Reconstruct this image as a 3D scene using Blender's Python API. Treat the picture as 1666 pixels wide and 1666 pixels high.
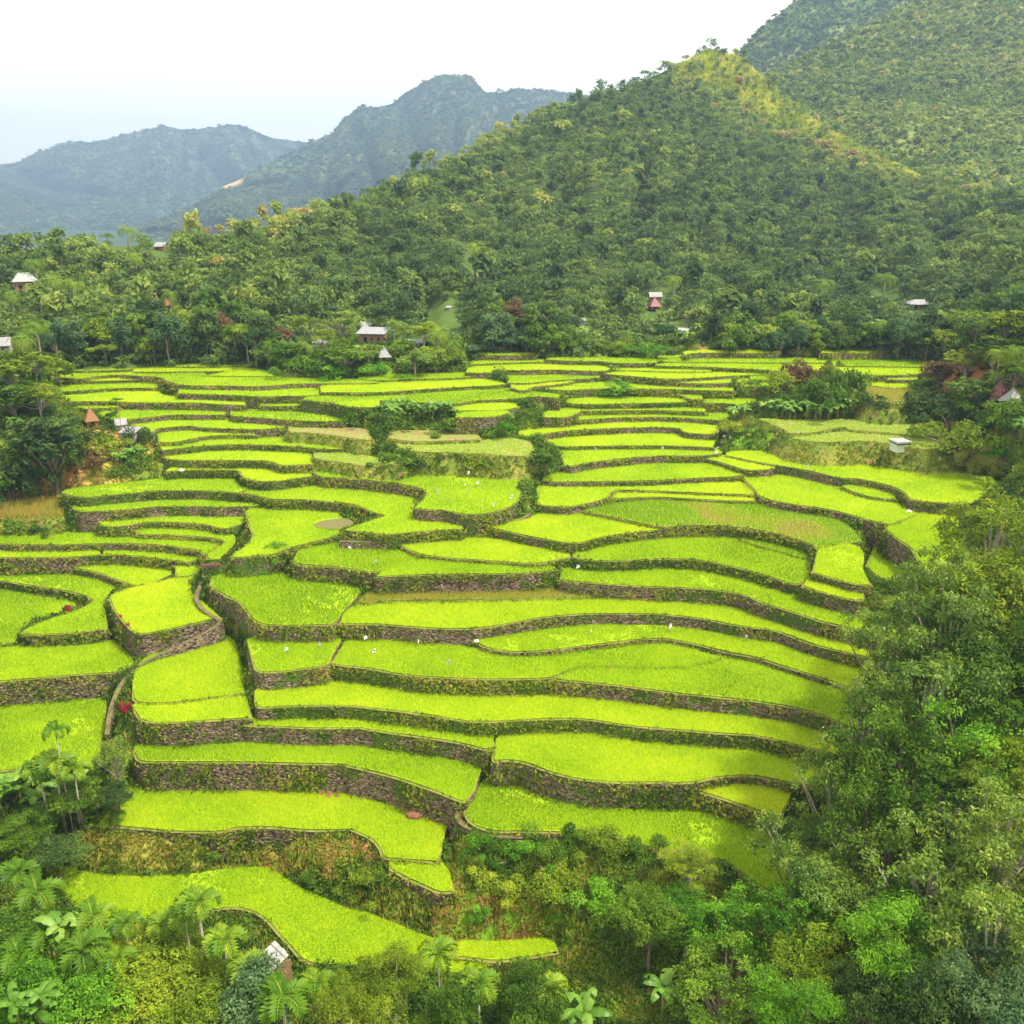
import bpy, math, random
import numpy as np
from mathutils import Vector, Matrix
from mathutils.bvhtree import BVHTree
from mathutils.geometry import tessellate_polygon

for o in list(bpy.data.objects): bpy.data.objects.remove(o)
SC = bpy.context.scene
COL = SC.collection
rad = math.radians
# ---------------------------------------------------------------- camera
H = 80.0
FOC = 833 / math.tan(rad(29)); HOR = 330.0
TH = math.atan((833 - HOR) / FOC)
cam = bpy.data.cameras.new('camera'); camo = bpy.data.objects.new('camera', cam); COL.objects.link(camo)
cam.sensor_fit = 'HORIZONTAL'; cam.sensor_width = 36; cam.lens = 18 / math.tan(rad(29))
cam.clip_start = 1; cam.clip_end = 20000
camo.location = (0, 0, H); camo.rotation_euler = (rad(90) - TH, 0, 0)
SC.camera = camo
# ---------------------------------------------------------------- world, sun, exposure
SUN_EL, SUN_AZ = rad(60), rad(108)       # azimuth measured clockwise from +Y (into the picture) towards +X
w = bpy.data.worlds.new("World"); SC.world = w; w.use_nodes = True
nt = w.node_tree; nt.nodes.clear()
wo = nt.nodes.new('ShaderNodeOutputWorld'); addn = nt.nodes.new('ShaderNodeAddShader')
sky = nt.nodes.new('ShaderNodeTexSky'); sky.sky_type = 'NISHITA'; sky.sun_disc = False
sky.sun_elevation = SUN_EL; sky.sun_rotation = SUN_AZ; sky.dust_density = 3.0; sky.air_density = 1.0
b1 = nt.nodes.new('ShaderNodeBackground'); b1.inputs[1].default_value = 0.03
b2 = nt.nodes.new('ShaderNodeBackground'); b2.inputs[1].default_value = 1.04
tc = nt.nodes.new('ShaderNodeTexCoord'); mp = nt.nodes.new('ShaderNodeMapping'); mp.inputs['Scale'].default_value = (1, 1, 3)
cn = nt.nodes.new('ShaderNodeTexNoise'); cn.inputs['Scale'].default_value = 1.6; cn.inputs['Detail'].default_value = 4
cr = nt.nodes.new('ShaderNodeValToRGB')
cr.color_ramp.elements[0].position = .3; cr.color_ramp.elements[0].color = (.97, .93, .76, 1)
cr.color_ramp.elements[1].position = .75; cr.color_ramp.elements[1].color = (1.0, .95, .80, 1)
L = nt.links.new
L(tc.outputs['Generated'], mp.inputs[0]); L(mp.outputs[0], cn.inputs['Vector']); L(cn.outputs[0], cr.inputs[0]); L(cr.outputs[0], b2.inputs[0])
L(sky.outputs[0], b1.inputs[0]); L(b1.outputs[0], addn.inputs[0]); L(b2.outputs[0], addn.inputs[1]); L(addn.outputs[0], wo.inputs[0])
sl = bpy.data.lights.new('sun', 'SUN'); sl.energy = 5.0; sl.angle = rad(5); sl.color = (1, .93, .8)
so = bpy.data.objects.new('sun', sl); COL.objects.link(so)
sd = Vector((math.sin(SUN_AZ) * math.cos(SUN_EL), math.cos(SUN_AZ) * math.cos(SUN_EL), math.sin(SUN_EL)))
so.rotation_euler = sd.to_track_quat('Z', 'Y').to_euler()
SC.view_settings.view_transform = 'Standard'; SC.view_settings.look = 'None'
SC.view_settings.exposure = 0.54; SC.view_settings.gamma = 1.0
SC.cycles.max_bounces = 6; SC.cycles.diffuse_bounces = 3; SC.cycles.transmission_bounces = 3
SC.cycles.transparent_max_bounces = 6; SC.cycles.volume_bounces = 0; SC.cycles.caustics_reflective = False; SC.cycles.caustics_refractive = False

# ---------------------------------------------------------------- helpers
R = np.random.default_rng(7)
def g(v): return np.tan(TH + np.arctan((np.asarray(v, float) - 833) / FOC))
def px2plan(u, v, z):                      # a pixel of the photograph put on the level z
    u = np.asarray(u, float); v = np.asarray(v, float)
    Y = (H - z) / g(v)
    X = Y * ((u - 833) / FOC) / (math.cos(TH) - (v - 833) / FOC * math.sin(TH))
    return X, Y
def at(u, v, Y):                           # a pixel of the photograph at the depth Y
    z = H - Y * g(v)
    return np.array([Y * ((u - 833) / FOC) / (math.cos(TH) - (v - 833) / FOC * math.sin(TH)), Y, z])
def tag(o, label=None, cat=None, group=None, kind=None):
    if label: o['label'] = label
    if cat: o['category'] = cat
    if group: o['group'] = group
    if kind: o['kind'] = kind
    return o
def empty(name, loc=(0, 0, 0), rz=0, s=1):
    o = bpy.data.objects.new(name, None); COL.objects.link(o)
    o.location = loc; o.rotation_euler = (0, 0, rz)
    o.scale = (s, s, s) if not hasattr(s, '__len__') else s
    o.empty_display_size = .5
    return o
def mesh(name, V, F, mat=None, attrs=None, smooth=False, mats=None, mi=None):
    """V (n,3) array, F (m,3 or 4) array or list of faces -> mesh data"""
    me = bpy.data.meshes.new(name)
    V = np.asarray(V, np.float32)
    if isinstance(F, np.ndarray):
        k = F.shape[1]; m = len(F)
        me.vertices.add(len(V)); me.vertices.foreach_set('co', V.ravel())
        me.loops.add(m * k); me.loops.foreach_set('vertex_index', F.ravel().astype(np.int32))
        me.polygons.add(m); me.polygons.foreach_set('loop_start', np.arange(0, m * k, k, dtype=np.int32))
        try: me.polygons.foreach_set('loop_total', np.full(m, k, np.int32))
        except Exception: pass
        me.update(calc_edges=True)
    else:
        me.from_pydata([tuple(map(float, v)) for v in V], [], [tuple(int(i) for i in f) for f in F]); me.update()
    if mats:
        for q in mats: me.materials.append(q)
        if mi is not None: me.polygons.foreach_set('material_index', np.asarray(mi, np.int32))
    elif mat: me.materials.append(mat)
    for an, (dom, arr) in (attrs or {}).items():
        arr = np.asarray(arr, np.float32)
        if arr.ndim == 1:
            a = me.attributes.new(an, 'FLOAT', dom); a.data.foreach_set('value', arr)
        else:
            a = me.attributes.new(an, 'FLOAT_VECTOR', dom); a.data.foreach_set('vector', arr.ravel())
    if smooth: me.polygons.foreach_set('use_smooth', np.ones(len(me.polygons), bool))
    return me
def obj(name, me, parent=None, loc=None):
    o = bpy.data.objects.new(name, me); COL.objects.link(o)
    if parent is not None: o.parent = parent
    if loc is not None: o.location = loc
    return o
class MB:                                   # collects simple solids into one mesh
    def __init__(s): s.V = []; s.F = []
    def add(s, V, F):
        b = len(s.V); s.V += [tuple(map(float, v)) for v in V]; s.F += [tuple(i + b for i in f) for f in F]
    def box(s, c, d, rz=0, M=None):
        x, y, z = [k / 2 for k in d]; vs = []
        for sx, sy, sz in [(-1,-1,-1),(1,-1,-1),(1,1,-1),(-1,1,-1),(-1,-1,1),(1,-1,1),(1,1,1),(-1,1,1)]:
            p = Vector((sx*x, sy*y, sz*z)); p.rotate(Matrix.Rotation(rz, 3, 'Z'))
            if M is not None: p = M @ p
            vs.append(p + Vector(c))
        s.add(vs, [(0,3,2,1),(4,5,6,7),(0,1,5,4),(1,2,6,5),(2,3,7,6),(3,0,4,7)])
    def tube(s, P, r, n=6, cap=True):
        P = [Vector(p) for p in P]; rr = r if hasattr(r, '__len__') else [r] * len(P)
        rings = []
        for i, p in enumerate(P):
            d = (P[min(i + 1, len(P) - 1)] - P[max(i - 1, 0)]).normalized()
            a = d.orthogonal().normalized(); b = d.cross(a)
            if i and rings:                # keep rings aligned
                a = (la - d * la.dot(d)).normalized(); b = d.cross(a)
            la = a
            rings.append([p + (a * math.cos(2*math.pi*k/n) + b * math.sin(2*math.pi*k/n)) * rr[i] for k in range(n)])
        V = [q for ring in rings for q in ring]; F = []
        for i in range(len(P) - 1):
            for k in range(n): F.append((i*n+k, i*n+(k+1)%n, (i+1)*n+(k+1)%n, (i+1)*n+k))
        if cap: F.append(tuple(range(n))[::-1]); F.append(tuple((len(P)-1)*n + k for k in range(n)))
        s.add(V, F)
    def data(s, name, mat, smooth=False): return mesh(name, np.array(s.V), s.F, mat, smooth=smooth)
    def build(s, name, mat, parent=None, smooth=False): return obj(name, s.data(name, mat, smooth), parent)
# value noise
def _h(ix, iy, iz, seed):
    n = (ix * 374761393 + iy * 668265263 + iz * 2147483647 + seed * 974634777) & 0xffffffff
    n = ((n ^ (n >> 13)) * 1274126177) & 0xffffffff
    return ((n ^ (n >> 16)) & 0xffff) / 65535.0
def vnoise(x, y, z=0.0, seed=0):
    x = np.asarray(x, float); y = np.asarray(y, float); z = np.zeros_like(x) + z
    ix, iy, iz = [np.floor(a).astype(np.int64) for a in (x, y, z)]
    fx, fy, fz = x - ix, y - iy, z - iz
    fx, fy, fz = [f*f*(3-2*f) for f in (fx, fy, fz)]
    def c(a, b, d): return _h(ix+a, iy+b, iz+d, seed)
    x00 = c(0,0,0)*(1-fx)+c(1,0,0)*fx; x10 = c(0,1,0)*(1-fx)+c(1,1,0)*fx
    x01 = c(0,0,1)*(1-fx)+c(1,0,1)*fx; x11 = c(0,1,1)*(1-fx)+c(1,1,1)*fx
    return (x00*(1-fy)+x10*fy)*(1-fz)+(x01*(1-fy)+x11*fy)*fz
def fbm(x, y, o=4, seed=0):
    s = 0; a = .5; t = 0
    for i in range(o): s = s + a*vnoise(x*2**i, y*2**i, 0, seed+i); t += a; a *= .5
    return s / t
def inside(P, X, Y):
    P = np.asarray(P); c = np.zeros(len(X), bool); n = len(P); j = n - 1
    for i in range(n):
        xi, yi = P[i]; xj, yj = P[j]
        if yi != yj: c ^= ((yi > Y) != (yj > Y)) & (X < (xj - xi) * (Y - yi) / (yj - yi) + xi)
        j = i
    return c
def segdist(P, X, Y, closed=True):
    P = np.asarray(P); n = len(P); d = np.full(len(X), 1e9)
    for i in range(n if closed else n - 1):
        a = P[i]; b = P[(i + 1) % n]; ab = b - a; L2 = max(ab @ ab, 1e-9)
        t = np.clip(((X - a[0]) * ab[0] + (Y - a[1]) * ab[1]) / L2, 0, 1)
        d = np.minimum(d, np.hypot(X - a[0] - t * ab[0], Y - a[1] - t * ab[1]))
    return d
def chaikin(p, n=2):
    for _ in range(n):
        q = [p[0]]
        for a, b in zip(p[:-1], p[1:]):
            q.append((a[0]*.75+b[0]*.25, a[1]*.75+b[1]*.25)); q.append((a[0]*.25+b[0]*.75, a[1]*.25+b[1]*.75))
        q.append(p[-1]); p = q
    return p
def resample(P, step):
    out = []
    for a, b in zip(P[:-1], P[1:]):
        n = max(1, int(round(math.hypot(b[0]-a[0], b[1]-a[1]) / step)))
        for k in range(n): out.append((a[0]+(b[0]-a[0])*k/n, a[1]+(b[1]-a[1])*k/n))
    out.append(P[-1]); return out
def pp(s): return [tuple(map(float, q.split(','))) for q in s.split()]

# ---------------------------------------------------------------- materials
def newmat(name):
    m = bpy.data.materials.new(name); m.use_nodes = True; m.node_tree.nodes.clear()
    return m, m.node_tree, m.node_tree.nodes.new, m.node_tree.links.new
def ramp(N, stops, interp='LINEAR'):
    r = N('ShaderNodeValToRGB'); e = r.color_ramp.elements; r.color_ramp.interpolation = interp
    while len(e) < len(stops): e.new(.5)
    for q, (p, c) in zip(e, stops): q.position = p; q.color = (*c, 1)
    return r
def leafmat(name, stops, objvar=.3, trans=.4, rough=.6, spec=.12, noise=0, nscale=.3):
    m, t, N, L = newmat(name)
    at_ = N('ShaderNodeAttribute'); at_.attribute_name = 'tint'
    oi = N('ShaderNodeObjectInfo')
    ma = N('ShaderNodeMath'); ma.operation = 'MULTIPLY_ADD'; ma.inputs[1].default_value = objvar; L(oi.outputs['Random'], ma.inputs[0]); L(at_.outputs['Fac'], ma.inputs[2])
    sb = N('ShaderNodeMath'); sb.operation = 'SUBTRACT'; sb.inputs[1].default_value = objvar / 2; L(ma.outputs[0], sb.inputs[0])
    src = sb.outputs[0]
    if noise:
        ge = N('ShaderNodeNewGeometry'); no = N('ShaderNodeTexNoise'); no.inputs['Scale'].default_value = nscale; no.inputs['Detail'].default_value = 3
        L(ge.outputs['Position'], no.inputs['Vector'])
        m2 = N('ShaderNodeMath'); m2.operation = 'MULTIPLY_ADD'; m2.inputs[1].default_value = noise; L(no.outputs[0], m2.inputs[0]); L(src, m2.inputs[2])
        m3 = N('ShaderNodeMath'); m3.operation = 'SUBTRACT'; m3.inputs[1].default_value = noise / 2; L(m2.outputs[0], m3.inputs[0]); src = m3.outputs[0]
    r = ramp(N, stops); L(src, r.inputs[0])
    p = N('ShaderNodeBsdfPrincipled'); p.inputs['Roughness'].default_value = rough; p.inputs['Specular IOR Level'].default_value = spec
    tr = N('ShaderNodeBsdfTranslucent'); mx = N('ShaderNodeMixShader'); mx.inputs[0].default_value = trans
    hs = N('ShaderNodeHueSaturation'); hs.inputs['Hue'].default_value = .476; hs.inputs['Value'].default_value = 1.3; L(r.outputs[0], hs.inputs['Color']); L(hs.outputs[0], tr.inputs[0])
    L(r.outputs[0], p.inputs[0]); L(p.outputs[0], mx.inputs[1]); L(tr.outputs[0], mx.inputs[2])
    o = N('ShaderNodeOutputMaterial'); L(mx.outputs[0], o.inputs[0]); return m
def plain(name, col, rough=.7, spec=.3, var=.15, scale=3, bump=0, metal=0):
    m, t, N, L = newmat(name)
    tcn = N('ShaderNodeTexCoord'); no = N('ShaderNodeTexNoise'); no.inputs['Scale'].default_value = scale; no.inputs['Detail'].default_value = 5
    L(tcn.outputs['Object'], no.inputs['Vector'])
    r = ramp(N, [(.3, [c*(1-var) for c in col]), (.7, [min(1, c*(1+var)) for c in col])]); L(no.outputs[0], r.inputs[0])
    p = N('ShaderNodeBsdfPrincipled'); p.inputs['Roughness'].default_value = rough; p.inputs['Specular IOR Level'].default_value = spec; p.inputs['Metallic'].default_value = metal
    L(r.outputs[0], p.inputs[0]); o = N('ShaderNodeOutputMaterial'); L(p.outputs[0], o.inputs[0])
    if bump:
        b = N('ShaderNodeBump'); b.inputs['Strength'].default_value = bump; L(no.outputs[0], b.inputs['Height']); L(b.outputs[0], p.inputs['Normal'])
    return m
def noisemix(name, layers, rough=.9, bump=.3, bscale=1.5, attr=None):
    """layers: base colour, then (scale, lo, hi, colour) masks from world-space noise; attr adds a vertex colour mask"""
    m, t, N, L = newmat(name)
    ge = N('ShaderNodeNewGeometry')
    rgb = N('ShaderNodeRGB'); rgb.outputs[0].default_value = (*layers[0], 1); cur = rgb.outputs[0]
    for i, (sc, lo, hi, c) in enumerate(layers[1:]):
        mp = N('ShaderNodeMapping'); mp.inputs['Location'].default_value = (i*13.7, i*7.1, i*3.3); L(ge.outputs['Position'], mp.inputs[0])
        no = N('ShaderNodeTexNoise'); no.inputs['Scale'].default_value = sc; no.inputs['Detail'].default_value = 6; no.inputs['Roughness'].default_value = .6; L(mp.outputs[0], no.inputs['Vector'])
        mr = N('ShaderNodeMapRange'); mr.inputs[1].default_value = lo; mr.inputs[2].default_value = hi; L(no.outputs[0], mr.inputs[0])
        mx = N('ShaderNodeMix'); mx.data_type = 'RGBA'; L(mr.outputs[0], mx.inputs[0]); L(cur, mx.inputs[6]); mx.inputs[7].default_value = (*c, 1); cur = mx.outputs[2]
    if attr:
        for an, c in attr:
            a = N('ShaderNodeAttribute'); a.attribute_name = an
            mx = N('ShaderNodeMix'); mx.data_type = 'RGBA'; L(a.outputs['Fac'], mx.inputs[0]); L(cur, mx.inputs[6]); mx.inputs[7].default_value = (*c, 1); cur = mx.outputs[2]
    p = N('ShaderNodeBsdfPrincipled'); p.inputs['Roughness'].default_value = rough; p.inputs['Specular IOR Level'].default_value = .15
    L(cur, p.inputs[0]); o = N('ShaderNodeOutputMaterial'); L(p.outputs[0], o.inputs[0])
    if bump:
        n2 = N('ShaderNodeTexNoise'); n2.inputs['Scale'].default_value = bscale; n2.inputs['Detail'].default_value = 6; L(ge.outputs['Position'], n2.inputs['Vector'])
        b = N('ShaderNodeBump'); b.inputs['Strength'].default_value = bump; b.inputs['Distance'].default_value = .5; L(n2.outputs[0], b.inputs['Height']); L(b.outputs[0], p.inputs['Normal'])
    return m
def stonemat(name, dark, light, moss, mossamt=(.45, .6), scale=2.6):
    m, t, N, L = newmat(name)
    ge = N('ShaderNodeNewGeometry'); mp = N('ShaderNodeMapping'); mp.inputs['Scale'].default_value = (1, 1, 1.35); L(ge.outputs['Position'], mp.inputs[0])
    v = N('ShaderNodeTexVoronoi'); v.inputs['Scale'].default_value = scale; L(mp.outputs[0], v.inputs['Vector'])
    r = ramp(N, [(0, light), (.55, [a*.5+b*.5 for a, b in zip(dark, light)]), (.9, [c*.25 for c in dark])]); L(v.outputs['Distance'], r.inputs[0])
    sx = N('ShaderNodeSeparateColor'); L(v.outputs['Color'], sx.inputs[0])
    r2 = ramp(N, [(0, dark), (.6, (.55, .45, .4)), (1, (1, .95, .9))]); L(sx.outputs[0], r2.inputs[0])
    mu = N('ShaderNodeMix'); mu.data_type = 'RGBA'; mu.blend_type = 'MULTIPLY'; mu.inputs[0].default_value = .75; L(r.outputs[0], mu.inputs[6]); L(r2.outputs[0], mu.inputs[7])
    no = N('ShaderNodeTexNoise'); no.inputs['Scale'].default_value = .22; no.inputs['Detail'].default_value = 8; no.inputs['Roughness'].default_value = .7; L(ge.outputs['Position'], no.inputs['Vector'])
    mr = N('ShaderNodeMapRange'); mr.inputs[1].default_value = mossamt[0]; mr.inputs[2].default_value = mossamt[1]; L(no.outputs[0], mr.inputs[0])
    mx = N('ShaderNodeMix'); mx.data_type = 'RGBA'; L(mr.outputs[0], mx.inputs[0]); L(mu.outputs[2], mx.inputs[6]); mx.inputs[7].default_value = (*moss, 1)
    p = N('ShaderNodeBsdfPrincipled'); p.inputs['Roughness'].default_value = .85; p.inputs['Specular IOR Level'].default_value = .2; L(mx.outputs[2], p.inputs[0])
    b = N('ShaderNodeBump'); b.invert = True; b.inputs['Strength'].default_value = .8; b.inputs['Distance'].default_value = .25; L(v.outputs['Distance'], b.inputs['Height']); L(b.outputs[0], p.inputs['Normal'])
    o = N('ShaderNodeOutputMaterial'); L(p.outputs[0], o.inputs[0]); return m

M = {}
M['stone'] = stonemat('stone_wall', (.17, .11, .07), (.38, .32, .25), (.07, .12, .012), (.50, .58))
M['stonemoss'] = stonemat('mossy_stone_wall', (.15, .11, .06), (.33, .29, .19), (.075, .13, .012), (.42, .52))
M['bund'] = noisemix('bund_earth', [(.20, .21, .04), (.8, .45, .6, (.13, .20, .015)), (2.5, .5, .7, (.22, .15, .08))], bump=.3)
M['rice_floor'] = noisemix('rice_floor', [(.24, .37, .006), (.15, .4, .65, (.31, .42, .008)), (1.6, .5, .7, (.18, .28, .008))], bump=.2, bscale=4)
M['grass_floor'] = noisemix('grass_floor', [(.22, .30, .04), (.3, .45, .6, (.2, .28, .02)), (.5, .55, .7, (.36, .25, .12))], bump=.3)
M['brown_floor'] = noisemix('brown_floor', [(.27, .20, .09), (.5, .42, .55, (.20, .28, .04)), (1.6, .5, .65, (.24, .14, .07))], bump=.3)
M['fallow_floor'] = noisemix('fallow_floor', [(.26, .38, .012), (.25, .5, .6, (.32, .38, .05))], bump=.3)
M['ground'] = noisemix('ground', [(.11, .17, .015), (.12, .45, .6, (.20, .25, .02)), (.25, .57, .67, (.26, .13, .05)), (1.2, .5, .7, (.08, .12, .01))], bump=.6, attr=[('red', (.42, .17, .07)), ('dry', (.40, .36, .06)), ('lush', (.13, .26, .01))])
M['path'] = noisemix('path', [(.17, .115, .07), (1.0, .42, .58, (.11, .08, .04)), (2, .50, .60, (.12, .18, .03))], bump=.5)
M['bark'] = plain('bark', (.20, .16, .12), scale=6, var=.4, bump=.4)
M['palebark'] = plain('pale_bark', (.30, .26, .21), scale=6, var=.3, bump=.3)
M['wood'] = plain('weathered_wood', (.30, .2, .13), scale=8, var=.35, bump=.2)
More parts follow.
